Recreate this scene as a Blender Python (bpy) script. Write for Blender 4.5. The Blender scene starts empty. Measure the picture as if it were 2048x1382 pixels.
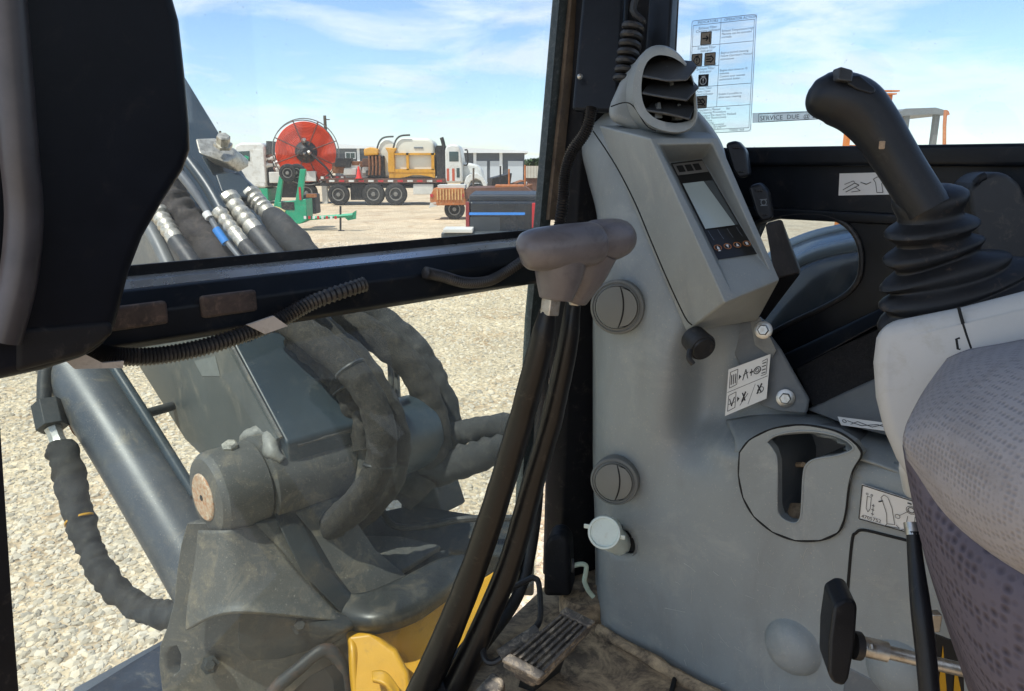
import bpy, bmesh, math, random
import numpy as np
from mathutils import Vector, Matrix, noise
from mathutils.geometry import tessellate_polygon
random.seed(7)
V = Vector; rad = math.radians
S = bpy.context.scene; C = S.collection
# ---------------------------------------------------------------- camera
CAMZ = 1.95; PITCH = rad(13.8); FPX = 1490.0
cd = bpy.data.cameras.new('camera'); cam = bpy.data.objects.new('camera', cd); C.objects.link(cam)
cam.location = (0, 0, CAMZ); cam.rotation_euler = (rad(90) - PITCH, 0, 0)
cd.sensor_width = 36; cd.lens = 36 * FPX / 2048; cd.clip_start = 0.02; cd.clip_end = 3000
S.camera = cam
# ---------------------------------------------------------------- sky and sun
SUN_EL = rad(63); SUN_DIR = V((-0.80, -0.60, 0)).normalized()      # where the sun stands (left, behind)
w = bpy.data.worlds.new('World'); S.world = w; w.use_nodes = True
nt = w.node_tree; nt.nodes.clear()
def N(t, kind, **kw):
    n = t.nodes.new(kind)
    for k, v in kw.items():
        if k in n.inputs: n.inputs[k].default_value = v
        else: setattr(n, k, v)
    return n
sky = N(nt, 'ShaderNodeTexSky', sky_type='NISHITA', sun_disc=False, sun_elevation=SUN_EL,
        sun_rotation=math.atan2(SUN_DIR.x, SUN_DIR.y), altitude=200, air_density=1.0, dust_density=0.3, ozone_density=2.2)
tc = N(nt, 'ShaderNodeTexCoord'); sp = N(nt, 'ShaderNodeSeparateXYZ')
nt.links.new(tc.outputs['Generated'], sp.inputs[0])
zz = N(nt, 'ShaderNodeMath', operation='ADD'); zz.inputs[1].default_value = 0.12; nt.links.new(sp.outputs['Z'], zz.inputs[0])
zm = N(nt, 'ShaderNodeMath', operation='MAXIMUM'); zm.inputs[1].default_value = 0.05; nt.links.new(zz.outputs[0], zm.inputs[0])
dx = N(nt, 'ShaderNodeMath', operation='DIVIDE'); nt.links.new(sp.outputs['X'], dx.inputs[0]); nt.links.new(zm.outputs[0], dx.inputs[1])
dy = N(nt, 'ShaderNodeMath', operation='DIVIDE'); nt.links.new(sp.outputs['Y'], dy.inputs[0]); nt.links.new(zm.outputs[0], dy.inputs[1])
cb = N(nt, 'ShaderNodeCombineXYZ'); nt.links.new(dx.outputs[0], cb.inputs[0]); nt.links.new(dy.outputs[0], cb.inputs[1])
nz = N(nt, 'ShaderNodeTexNoise', Scale=1.15, Detail=9.0, Roughness=0.6, Distortion=0.5); nt.links.new(cb.outputs[0], nz.inputs['Vector'])
nl = N(nt, 'ShaderNodeTexNoise', Scale=0.22, Detail=2.0); nt.links.new(cb.outputs[0], nl.inputs['Vector'])
ad = N(nt, 'ShaderNodeMath', operation='MULTIPLY_ADD'); nt.links.new(nl.outputs[0], ad.inputs[0]); ad.inputs[1].default_value = 0.8
nt.links.new(nz.outputs[0], ad.inputs[2])
rp = N(nt, 'ShaderNodeValToRGB'); nt.links.new(ad.outputs[0], rp.inputs[0])
rp.color_ramp.elements[0].position = 0.83; rp.color_ramp.elements[0].color = (0, 0, 0, 1)
rp.color_ramp.elements[1].position = 1.36; rp.color_ramp.elements[1].color = (0.8, 0.8, 0.8, 1)
mx = N(nt, 'ShaderNodeMixRGB'); nt.links.new(rp.outputs[0], mx.inputs[0]); hs = N(nt, 'ShaderNodeHueSaturation', Saturation=0.98); nt.links.new(sky.outputs[0], hs.inputs['Color']); ti = N(nt, 'ShaderNodeMixRGB', blend_type='MULTIPLY'); ti.inputs[0].default_value = 1; ti.inputs[2].default_value = (.93, .99, 1.08, 1); nt.links.new(hs.outputs[0], ti.inputs[1]); nt.links.new(ti.outputs[0], mx.inputs[1])
mx.inputs[2].default_value = (5.6, 6.0, 6.5, 1)
bg = N(nt, 'ShaderNodeBackground', Strength=0.088); nt.links.new(mx.outputs[0], bg.inputs[0])
wo = N(nt, 'ShaderNodeOutputWorld'); nt.links.new(bg.outputs[0], wo.inputs[0])
sl = bpy.data.lights.new('sun', 'SUN'); sl.energy = 2.7; sl.angle = rad(0.6); sl.color = (1, 0.95, 0.87)
so = bpy.data.objects.new('sun', sl); C.objects.link(so); so.location = (0, 0, 20)
sv = V((SUN_DIR.x * math.cos(SUN_EL), SUN_DIR.y * math.cos(SUN_EL), math.sin(SUN_EL)))
so.rotation_euler = sv.to_track_quat('Z', 'Y').to_euler()
S.view_settings.view_transform = 'Standard'; S.view_settings.look = 'None'; S.view_settings.gamma = 1
S.view_settings.exposure = 1.08
# ---------------------------------------------------------------- pixel -> ray -> point on a known plane
CO = V((0, 0, CAMZ)); cp, sn = math.cos(PITCH), math.sin(PITCH); Q = math.sqrt(0.5)
FW = V((-Q, Q, 0)); RT = V((Q, Q, 0)); UP = V((0, 0, 1))            # machine axes: forward, right, up
def ray(x, y):
    u = (x - 1024) / FPX; v = (691 - y) / FPX
    return V((u, cp + v * sn, v * cp - sn))
def PD(x, y, d): return CO + ray(x, y) * d
def PF(x, y, f): r = ray(x, y); return CO + r * (f / r.dot(FW))
def PR(x, y, k): r = ray(x, y); return CO + r * (k / r.dot(RT))
def PH(x, y, h): r = ray(x, y); return CO + r * (h / r.z)
def PY(x, y, Y): r = ray(x, y); return CO + r * (Y / r.y)
def M(f, r, h): return CO + FW * f + RT * r + UP * h
def YG(y): r = ray(1024, y); return -CAMZ / r.z * r.y               # distance of a ground contact
# ---------------------------------------------------------------- materials
MATS = {}
def mat(name, col, rough=0.6, metal=0.0, var=0.25, scale=6.0, dirt=None, dirt_amt=0.5, bump=0.0, bscale=200.0, coat=0.0, spec=0.5, grime=0.0):
    if name in MATS: return MATS[name]
    m = bpy.data.materials.new(name); m.use_nodes = True; t = m.node_tree; t.nodes.clear(); L = t.links.new
    b = N(t, 'ShaderNodeBsdfPrincipled'); o = N(t, 'ShaderNodeOutputMaterial'); L(b.outputs[0], o.inputs[0])
    b.inputs['Metallic'].default_value = metal; b.inputs['Coat Weight'].default_value = coat; b.inputs['Specular IOR Level'].default_value = spec
    c = N(t, 'ShaderNodeTexCoord')
    n1 = N(t, 'ShaderNodeTexNoise', Scale=scale, Detail=8.0, Roughness=0.65); L(c.outputs['Object'], n1.inputs['Vector'])
    r1 = N(t, 'ShaderNodeValToRGB'); L(n1.outputs[0], r1.inputs[0])
    e = r1.color_ramp.elements; e[0].position = 0.3; e[1].position = 0.72
    e[0].color = tuple(x * (1 - var) for x in col) + (1,); e[1].color = tuple(min(1, x * (1 + var)) for x in col) + (1,)
    last = r1.outputs[0]
    rr = N(t, 'ShaderNodeMapRange'); L(n1.outputs[0], rr.inputs[0]); rr.inputs[3].default_value = max(0.03, rough - 0.12); rr.inputs[4].default_value = min(1, rough + 0.12)
    L(rr.outputs[0], b.inputs['Roughness'])
    if dirt:
        n2 = N(t, 'ShaderNodeTexNoise', Scale=scale * 2.3, Detail=10.0, Roughness=0.75, Distortion=0.6); L(c.outputs['Object'], n2.inputs['Vector'])
        r2 = N(t, 'ShaderNodeValToRGB'); L(n2.outputs[0], r2.inputs[0]); q = r2.color_ramp.elements
        q[0].position = 0.60 - 0.25 * dirt_amt; q[1].position = 0.74 - 0.2 * dirt_amt; q[0].color = (0, 0, 0, 1); q[1].color = (min(1, .45 + dirt_amt * .5),) * 3 + (1,)
        mm = N(t, 'ShaderNodeMixRGB'); L(r2.outputs[0], mm.inputs[0]); L(last, mm.inputs[1]); mm.inputs[2].default_value = tuple(dirt) + (1,); last = mm.outputs[0]
    if grime:                                                         # hand grease, rubbed patches and runs on moulded plastic
        mp = N(t, 'ShaderNodeMapping'); mp.inputs['Scale'].default_value = (1, 1, .35); L(c.outputs['Object'], mp.inputs[0])
        n4 = N(t, 'ShaderNodeTexNoise', Scale=13.0, Detail=9.0, Roughness=0.7, Distortion=1.0); L(mp.outputs[0], n4.inputs['Vector'])
        r4 = N(t, 'ShaderNodeMapRange'); L(n4.outputs[0], r4.inputs[0]); r4.inputs[1].default_value = .48; r4.inputs[2].default_value = .75; r4.inputs[4].default_value = grime
        m4 = N(t, 'ShaderNodeMixRGB'); L(r4.outputs[0], m4.inputs[0]); L(last, m4.inputs[1]); m4.inputs[2].default_value = (.13, .125, .115, 1); last = m4.outputs[0]
        n5 = N(t, 'ShaderNodeTexNoise', Scale=420.0, Detail=2.0); L(c.outputs['Object'], n5.inputs['Vector'])
        r5 = N(t, 'ShaderNodeMapRange'); L(n5.outputs[0], r5.inputs[0]); r5.inputs[1].default_value = .66; r5.inputs[2].default_value = .72; r5.inputs[4].default_value = .5
        m5 = N(t, 'ShaderNodeMixRGB'); L(r5.outputs[0], m5.inputs[0]); L(last, m5.inputs[1]); m5.inputs[2].default_value = (.45, .42, .36, 1); last = m5.outputs[0]
    L(last, b.inputs['Base Color'])
    if bump:
        n3 = N(t, 'ShaderNodeTexNoise', Scale=bscale, Detail=4.0); L(c.outputs['Object'], n3.inputs['Vector'])
        bp = N(t, 'ShaderNodeBump', Strength=bump, Distance=0.002); L(n3.outputs[0], bp.inputs['Height']); L(bp.outputs[0], b.inputs['Normal'])
    MATS[name] = m; return m
def fabric(name, col, dot, scale, deep):
    m = mat(name, col, 0.9, 0, 0.12, 9, (col[0] * .75, col[1] * .72, col[2] * .68), 0.35); t = m.node_tree; L = t.links.new
    b = [n for n in t.nodes if n.type == 'BSDF_PRINCIPLED'][0]; b.inputs['Specular IOR Level'].default_value = 0.15
    c = N(t, 'ShaderNodeTexCoord'); v = N(t, 'ShaderNodeTexVoronoi', Scale=scale, Randomness=0.25); L(c.outputs['Object'], v.inputs['Vector'])
    r = N(t, 'ShaderNodeMapRange'); L(v.outputs['Distance'], r.inputs[0]); r.inputs[1].default_value = 0.1; r.inputs[2].default_value = 0.5
    bp = N(t, 'ShaderNodeBump', Strength=deep, Distance=0.0022); L(r.outputs[0], bp.inputs['Height']); L(bp.outputs[0], b.inputs['Normal'])
    old = b.inputs['Base Color'].links[0].from_socket; mm = N(t, 'ShaderNodeMixRGB'); L(r.outputs[0], mm.inputs[0]); mm.inputs[1].default_value = dot + (1,); L(old, mm.inputs[2]); L(mm.outputs[0], b.inputs['Base Color'])
    return m
def glass(name, tint, dust, dscale, refl=1.0, dustcol=(.75, .77, .74)):
    m = bpy.data.materials.new(name); m.use_nodes = True; t = m.node_tree; t.nodes.clear(); L = t.links.new
    tr = N(t, 'ShaderNodeBsdfTransparent', Color=tint + (1,)); gl = N(t, 'ShaderNodeBsdfGlossy', Roughness=0.01)
    fr = N(t, 'ShaderNodeLayerWeight', Blend=0.5); pw = N(t, 'ShaderNodeMath', operation='POWER'); pw.inputs[1].default_value = 5; L(fr.outputs['Facing'], pw.inputs[0])
    fm = N(t, 'ShaderNodeMath', operation='MULTIPLY_ADD'); fm.inputs[1].default_value = .9 * refl; fm.inputs[2].default_value = .035 * refl; L(pw.outputs[0], fm.inputs[0])
    m1 = N(t, 'ShaderNodeMixShader'); L(fm.outputs[0], m1.inputs[0]); L(tr.outputs[0], m1.inputs[1]); L(gl.outputs[0], m1.inputs[2])
    c = N(t, 'ShaderNodeTexCoord'); mp = N(t, 'ShaderNodeMapping'); mp.inputs['Scale'].default_value = (1, 1, 2.2); L(c.outputs['Object'], mp.inputs[0])
    n = N(t, 'ShaderNodeTexNoise', Scale=dscale, Detail=9.0, Roughness=0.62, Distortion=1.2); L(mp.outputs[0], n.inputs['Vector'])
    r = N(t, 'ShaderNodeMapRange'); L(n.outputs[0], r.inputs[0]); r.inputs[1].default_value = 0.36; r.inputs[2].default_value = 0.75; r.inputs[3].default_value = dust * 0.25; r.inputs[4].default_value = dust
    n2 = N(t, 'ShaderNodeTexNoise', Scale=260.0, Detail=2.0); L(c.outputs['Object'], n2.inputs['Vector'])
    r2 = N(t, 'ShaderNodeMapRange'); L(n2.outputs[0], r2.inputs[0]); r2.inputs[1].default_value = 0.72; r2.inputs[2].default_value = 0.78; r2.inputs[4].default_value = 0.25
    ad = N(t, 'ShaderNodeMath', operation='ADD'); L(r.outputs[0], ad.inputs[0]); L(r2.outputs[0], ad.inputs[1])
    df = N(t, 'ShaderNodeBsdfDiffuse', Color=dustcol + (1,)); tl = N(t, 'ShaderNodeBsdfTranslucent', Color=dustcol + (1,)); dm = N(t, 'ShaderNodeMixShader', Fac=0.5); L(df.outputs[0], dm.inputs[1]); L(tl.outputs[0], dm.inputs[2])
    m2 = N(t, 'ShaderNodeMixShader'); L(ad.outputs[0], m2.inputs[0]); L(m1.outputs[0], m2.inputs[1]); L(dm.outputs[0], m2.inputs[2])
    o = N(t, 'ShaderNodeOutputMaterial'); L(m2.outputs[0], o.inputs[0]); return m
DUST = (.34, .28, .2)
BLK = mat('black_paint', (.008, .010, .014), .38, 0, .4, 14, (.06, .05, .042), .16, .05, spec=.25)
BLKM = mat('black_matt', (.009, .009, .011), .6, 0, .35, 20, (.07, .06, .05), .2, .1, spec=.25)
COVER = mat('cover_plastic', (.005, .006, .010), .4, 0, .5, 7, (.022, .019, .02), .2, .08, 90, spec=.16)
RUB = mat('rubber', (.02, .02, .021), .5, 0, .35, 30, (.13, .10, .075), .22, .15)
LEV = mat('lever_rubber', (.006, .006, .007), .33, 0, .3, 30, (.07, .06, .05), .14, .05, spec=.4)
GRY = mat('console_grey', (.27, .295, .298), .48, 0, .10, 5, (.38, .385, .365), .3, .2, 900, grime=.26)
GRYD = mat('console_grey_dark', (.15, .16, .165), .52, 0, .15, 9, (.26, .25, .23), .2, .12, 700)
POD = mat('pod_grey', (.285, .305, .30), .5, 0, .08, 7, (.38, .375, .35), .3, .2, 900, grime=.22)
VENT = mat('vent_grey', (.16, .165, .155), .5, 0, .12, 12, (.24, .23, .2), .25, .1, 500)
VENTD = mat('vent_dark', (.045, .045, .045), .45, 0, .2, 25, (.2, .18, .14), .15, .1)
GRIP = mat('grip_grey', (.15, .132, .132), .34, 0, .2, 18, (.07, .065, .065), .3, .08, 300)
ARM = mat('armrest_light', (.50, .49, .47), .5, 0, .06, 6, (.36, .33, .26), .18, .06, 500)
JOY = mat('joystick_black', (.010, .011, .014), .4, 0, .3, 30, (.06, .055, .05), .08, .12, 900, spec=.35)
BOOT = mat('boot_rubber', (.013, .013, .014), .45, 0, .3, 25, (.16, .11, .075), .16, .1, spec=.35)
STEEL = mat('steel', (.5, .49, .46), .35, .85, .25, 60, (.30, .22, .13), .4, .15)
ZINC = mat('zinc_fitting', (.52, .49, .41), .42, .55, .35, 70, (.16, .13, .1), .45, .25)
CAST = mat('casting_grey', (.072, .072, .067), .58, 0, .3, 8, (.23, .19, .13), .36, .45, 60, grime=.3)
CASTD = mat('casting_dark', (.022, .026, .028), .55, 0, .35, 9, (.13, .10, .065), .3, .25, 60)  # near-black also stands in for shadow among the boom parts
BOOM = mat('boom_paint', (.026, .04, .05), .4, 0, .2, 5, (.14, .13, .11), .18, .06)
RUST = mat('rust', (.24, .10, .045), .85, 0, .5, 16, (.09, .05, .03), .5, .4, 90)
PIN = mat('rusty_pin', (.55, .46, .35), .6, .1, .3, 60, (.40, .15, .04), .75, .35)
SLV = mat('hose_sleeve', (.024, .022, .019), .92, 0, .3, 45, (.075, .062, .044), .4, .9, 420)
HOSE = mat('hose_black', (.03, .032, .033), .55, 0, .3, 20, (.14, .12, .1), .25, .2)
CONDUIT = mat('conduit', (.017, .016, .017), .42, 0, .4, 25, (.14, .11, .09), .2)
TAG = mat('tape_tag', (.50, .45, .40), .7, 0, .2, 25, (.2, .15, .1), .35)
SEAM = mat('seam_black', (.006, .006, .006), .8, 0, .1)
WHT = mat('sticker_white', (.72, .71, .68), .4, 0, .05, 20, (.5, .47, .4), .15)
CLR = mat('sticker_film', (.62, .72, .78), .4, 0, .06, 20)
INK = mat('ink', (.012, .012, .014), .5, 0, .05)
INKG = mat('ink_grey', (.16, .18, .20), .5, 0, .05)
TAN = mat('icon_tan', (.42, .35, .27), .5, 0, .08, 40)
LCD = mat('lcd', (.50, .56, .53), .12, 0, .06, 8, spec=.7)
PANEL = mat('panel_black', (.02, .019, .018), .35, 0, .1)
CUP = mat('milky_cap', (.66, .74, .68), .35, 0, .06, 60, (.5, .5, .4), .2)
CLEAR = mat('milky_tube', (.40, .48, .38), .3, 0, .15, 60)
YEL = mat('yellow_paint', (.58, .30, .015), .45, 0, .12, 9, (.16, .10, .03), .3, .1)
FLOOR = mat('floor_mat_dirt', (.16, .12, .085), .85, 0, .7, 9, (.60, .44, .27), .75, .8, 70)
PED = mat('pedal_rubber', (.11, .10, .09), .65, 0, .4, 40, (.50, .42, .31), .5, .4, 200)
HILITE = mat('bar_highlight', (.75, .8, .85), .28, .8, .08, 20)
BROWN = mat('pillar_edge', (.13, .095, .065), .6, 0, .4, 20, (.04, .03, .03), .4)
NAVY = mat('frame_navy', (.02, .026, .04), .4, 0, .3, 10, (.2, .18, .14), .2)
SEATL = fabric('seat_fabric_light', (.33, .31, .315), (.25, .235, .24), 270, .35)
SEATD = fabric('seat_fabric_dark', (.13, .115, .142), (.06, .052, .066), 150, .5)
GL1 = glass('glass_upper', (.95, .98, .99), .075, 3.0)
GL2 = glass('glass_lower', (.88, .93, .92), .05, 2.6, .8)
GL3 = glass('glass_side', (.95, .98, .99), .05, 4.0)
GL4 = glass('glass_dark', (.78, .84, .87), .05, 5.0)
# ---------------------------------------------------------------- geometry helpers
def cat(P, k):                                                        # Catmull-Rom through points (or floats)
    out = []; n = len(P)
    for i in range(n - 1):
        a, b, c, d = P[max(i - 1, 0)], P[i], P[i + 1], P[min(i + 2, n - 1)]
        for j in range(k):
            t = j / k
            out.append(0.5 * ((2 * b) + (c - a) * t + (2 * a - 5 * b + 4 * c - d) * t * t + (3 * b - a - 3 * c + d) * t ** 3))
    out.append(P[-1]); return out
def base_of(vs):
    n = len(vs); return V((sum(v.x for v in vs) / n, sum(v.y for v in vs) / n, min(v.z for v in vs)))
def wloc(o):
    p = V((0, 0, 0))
    while o: p += o.location; o = o.parent
    return p
def thing(name, label, ctg, loc, group=None):
    o = bpy.data.objects.new(name, None); C.objects.link(o); o.location = loc; o.empty_display_size = .05
    o['label'] = label; o['category'] = ctg
    if group: o['group'] = group
    return o
class G:
    def __init__(s): s.v = []; s.f = []
    def add(s, vs, fs):
        k = len(s.v); s.v += [V(x) for x in vs]; s.f += [tuple(i + k for i in f) for f in fs]; return s
    def hexa(s, a, b): # two quads (front, back), same order
        return s.add(list(a) + list(b), [(0, 1, 2, 3), (7, 6, 5, 4)] + [(i, i + 4, (i + 1) % 4 + 4, (i + 1) % 4) for i in range(4)])
    def box(s, c, ex, ey, ez):
        c = V(c); q = [(-1, -1), (1, -1), (1, 1), (-1, 1)]
        return s.hexa([c - ez + ex * i + ey * j for i, j in q], [c + ez + ex * i + ey * j for i, j in q])
    def wb(s, x0, x1, y0, y1, z0, z1):
        return s.box(((x0 + x1) / 2, (y0 + y1) / 2, (z0 + z1) / 2), V(((x1 - x0) / 2, 0, 0)), V((0, (y1 - y0) / 2, 0)), V((0, 0, (z1 - z0) / 2)))
    def prism(s, o, vec, holes=()):
        vec = V(vec); loops = [list(o)] + [list(h) for h in holes]; al = [p for l in loops for p in l]; n = len(al)
        if holes: tr = [tuple(t) for t in tessellate_polygon(loops)]
        else: tr = [tuple(range(n))]
        f = tr + [tuple(i + n for i in reversed(t)) for t in tr]; k = 0
        for l in loops:
            m = len(l)
            for i in range(m): a, b = k + i, k + (i + 1) % m; f.append((a, b, b + n, a + n))
            k += m
        return s.add(al + [p + vec for p in al], f)
    def tube(s, path, r, n=10, k=6, wr=0.0, ridge=0.0, seed=0, flat=1.0, cap=True, wf=60.0):
        path = [V(p) for p in path]; rs = list(r) if hasattr(r, '__len__') else [r] * len(path)
        P = cat(path, k) if k > 1 else path; RR = cat([float(x) for x in rs], k) if k > 1 else rs
        t0 = (P[1] - P[0]).normalized(); a = UP.cross(t0)
        if a.length < .05: a = V((1, 0, 0)).cross(t0)
        a.normalize(); k0 = len(s.v); m = len(P); vs = []; fs = []
        for i in range(m):
            t = (P[min(i + 1, m - 1)] - P[max(i - 1, 0)]).normalized(); a = (a - t * a.dot(t)).normalized(); b = t.cross(a)
            q = RR[i] * (1 + (ridge if i % 2 else -ridge))
            for j in range(n):
                th = 2 * math.pi * j / n; d = a * math.cos(th) + b * math.sin(th) * flat
                x = q
                if wr: x *= 1 + wr * noise.noise(V((P[i] * wf + d * 1.2 + V((seed, 0, 0))))) + wr * 1.5 * noise.noise(V((i * .42, math.cos(th) * .9 + seed, math.sin(th) * .9))) * (.4 + .6 * max(0, math.cos(th + seed * .7)))
                vs.append(P[i] + d * x)
        for i in range(m - 1):
            for j in range(n): fs.append((i * n + j, i * n + (j + 1) % n, (i + 1) * n + (j + 1) % n, (i + 1) * n + j))
        if cap: fs += [tuple(range(n))[::-1], tuple((m - 1) * n + j for j in range(n))]
        return s.add(vs, fs)
    def lathe(s, c, ax, prof, n=28, cap=True):
        ax = V(ax).normalized(); a = UP.cross(ax)
        if a.length < .05: a = V((1, 0, 0))
        a.normalize(); b = ax.cross(a); vs = []; fs = []; m = len(prof)
        for r, z in prof:
            for j in range(n): th = 2 * math.pi * j / n; vs.append(V(c) + ax * z + (a * math.cos(th) + b * math.sin(th)) * max(r, 1e-5))
        for i in range(m - 1):
            for j in range(n): fs.append((i * n + j, i * n + (j + 1) % n, (i + 1) * n + (j + 1) % n, (i + 1) * n + j))
        if cap: fs += [tuple(range(n))[::-1], tuple((m - 1) * n + j for j in range(n))]
        return s.add(vs, fs)
    def rings(s, R, cap=True):
        n = len(R[0]); m = len(R); fs = []
        for i in range(m - 1):
            for j in range(n): fs.append((i * n + j, i * n + (j + 1) % n, (i + 1) * n + (j + 1) % n, (i + 1) * n + j))
        if cap: fs += [tuple(range(n))[::-1], tuple((m - 1) * n + j for j in range(n))]
        return s.add([p for r in R for p in r], fs)
    def sheet(s, rows, ku=6, kv=6, keep=None):
        rr = [cat(r, ku) for r in rows]; cols = [cat([r[j] for r in rr], kv) for j in range(len(rr[0]))]
        m = len(cols[0]); n = len(cols); vs = [cols[j][i] for i in range(m) for j in range(n)]
        fs = [(i * n + j, i * n + j + 1, (i + 1) * n + j + 1, (i + 1) * n + j) for i in range(m - 1) for j in range(n - 1)]
        if keep: fs = [f for f in fs if keep(sum((vs[i] for i in f), V((0, 0, 0))) / 4)]
        return s.add(vs, fs)
    def mk(s, name, m, parent=None, label=None, ctg=None, group=None, kind=None, bev=0, seg=3, sharp=38, solid=0, sub=0):
        b = wloc(parent) if parent else base_of(s.v)
        me = bpy.data.meshes.new(name); me.from_pydata([v - b for v in s.v], [], s.f)
        bm = bmesh.new(); bm.from_mesh(me); bmesh.ops.recalc_face_normals(bm, faces=bm.faces); bm.to_mesh(me); bm.free()
        me.materials.append(m); me.shade_smooth(); me.set_sharp_from_angle(angle=rad(sharp))
        o = bpy.data.objects.new(name, me); C.objects.link(o)
        if parent: o.parent = parent
        else: o.location = b
        if solid: q = o.modifiers.new('solid', 'SOLIDIFY'); q.thickness = solid; q.offset = 0
        if bev:
            q = o.modifiers.new('bevel', 'BEVEL'); q.width = bev; q.segments = seg; q.limit_method = 'ANGLE'; q.angle_limit = rad(28)
            me.set_sharp_from_angle(angle=rad(180 if seg > 2 else 60))
            q.harden_normals = False
            wn = o.modifiers.new('wn', 'WEIGHTED_NORMAL'); wn.keep_sharp = False
        if sub: q = o.modifiers.new('sub', 'SUBSURF'); q.levels = q.render_levels = sub
        if label: o['label'] = label; o['category'] = ctg
        if group: o['group'] = group
        if kind: o['kind'] = kind
        return o
def pts(L, fn, k): return [fn(x, y, k) for x, y in L]
def ptd(L): return [PD(*p) for p in L]
def text_mesh(txt, size, align='LEFT'):
    cu = bpy.data.curves.new('t', 'FONT'); cu.body = txt; cu.size = size; cu.align_x = align; cu.resolution_u = 2
    o = bpy.data.objects.new('t', cu); C.objects.link(o); bpy.context.view_layer.update()
    me = o.evaluated_get(bpy.context.evaluated_depsgraph_get()).to_mesh()
    vs = [v.co.copy() for v in me.vertices]; fs = [tuple(p.vertices) for p in me.polygons]
    o.to_mesh_clear(); bpy.data.objects.remove(o); return vs, fs
class Decal:
    """flat print on a quad (corners: top-left, top-right, bottom-right, bottom-left); s,t in 0..1, t downwards"""
    def __init__(s, q, lift=0.0006):
        s.q = q; n = (q[1] - q[0]).cross(q[3] - q[0]).normalized()
        if n.dot(CO - q[0]) < 0: n = -n
        s.n = n; s.l = lift; s.W = (q[1] - q[0]).length; s.H = (q[3] - q[0]).length
    def at(s, u, t, k=1.0): q = s.q; return (q[0] * (1 - u) + q[1] * u) * (1 - t) + (q[3] * (1 - u) + q[2] * u) * t + s.n * s.l * k
    def base(s, g): g.prism([s.at(0, 0, 0), s.at(1, 0, 0), s.at(1, 1, 0), s.at(0, 1, 0)], -s.n * .0006); return g
    def rect(s, g, u0, t0, u1, t1, k=1.0): return g.add([s.at(u0, t0, k), s.at(u1, t0, k), s.at(u1, t1, k), s.at(u0, t1, k)], [(0, 1, 2, 3)])
    def line(s, g, P, wd=.008, k=1.0):
        for (a, b), (c, d) in zip(P[:-1], P[1:]):
            A, B = s.at(a, b, k), s.at(c, d, k); e = (B - A); e = e.normalized() if e.length else e; x = e.cross(s.n) * wd * s.W * .5
            g.add([A - x, B - x, B + x, A + x], [(0, 1, 2, 3)])
        return g
    def circ(s, g, u, t, r, wd=.008, k=1.0, n=16):
        a = s.W / s.H
        return s.line(g, [(u + r * math.cos(i * 2 * math.pi / n), t + r * a * math.sin(i * 2 * math.pi / n)) for i in range(n + 1)], wd, k)
    def text(s, g, txt, u, t, size, k=1.0, align='LEFT', rot=0, sx=1.0):
        vs, fs = text_mesh(txt, size, align); a = s.W / s.H; c, d = math.cos(rot), math.sin(rot)
        return g.add([s.at(u + (v.x * sx * c + v.y * d), t + (v.x * sx * d - v.y * c) * a, k) for v in vs], fs)
# ================================================================ SETTING: ground and gravel
gm = mat('gravel_ground', (.60, .48, .33), .95, 0, .25, .6, (.40, .25, .13), .42, 1.0, 28)
def ground_mat():
    t = gm.node_tree; L = t.links.new; b = [n for n in t.nodes if n.type == 'BSDF_PRINCIPLED'][0]
    c = N(t, 'ShaderNodeTexCoord'); v = N(t, 'ShaderNodeTexVoronoi', Scale=22.0); L(c.outputs['Object'], v.inputs['Vector'])
    r = N(t, 'ShaderNodeValToRGB'); L(v.outputs['Color'], r.inputs[0]); r.color_ramp.elements[0].color = (.7, .68, .65, 1); r.color_ramp.elements[1].color = (1.25, 1.25, 1.22, 1)
    old = b.inputs['Base Color'].links[0].from_socket; mm = N(t, 'ShaderNodeMixRGB', blend_type='MULTIPLY'); mm.inputs[0].default_value = .8
    L(old, mm.inputs[1]); L(r.outputs[0], mm.inputs[2]); L(mm.outputs[0], b.inputs['Base Color'])
    bp = [n for n in t.nodes if n.type == 'BUMP'][0]; bp.inputs['Distance'].default_value = .03; L(v.outputs['Distance'], bp.inputs['Height'])
ground_mat()
G().add([(-900, -900, 0), (900, -900, 0), (900, 1800, 0), (-900, 1800, 0)], [(0, 1, 2, 3)]).mk('ground', gm, kind='structure')
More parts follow.
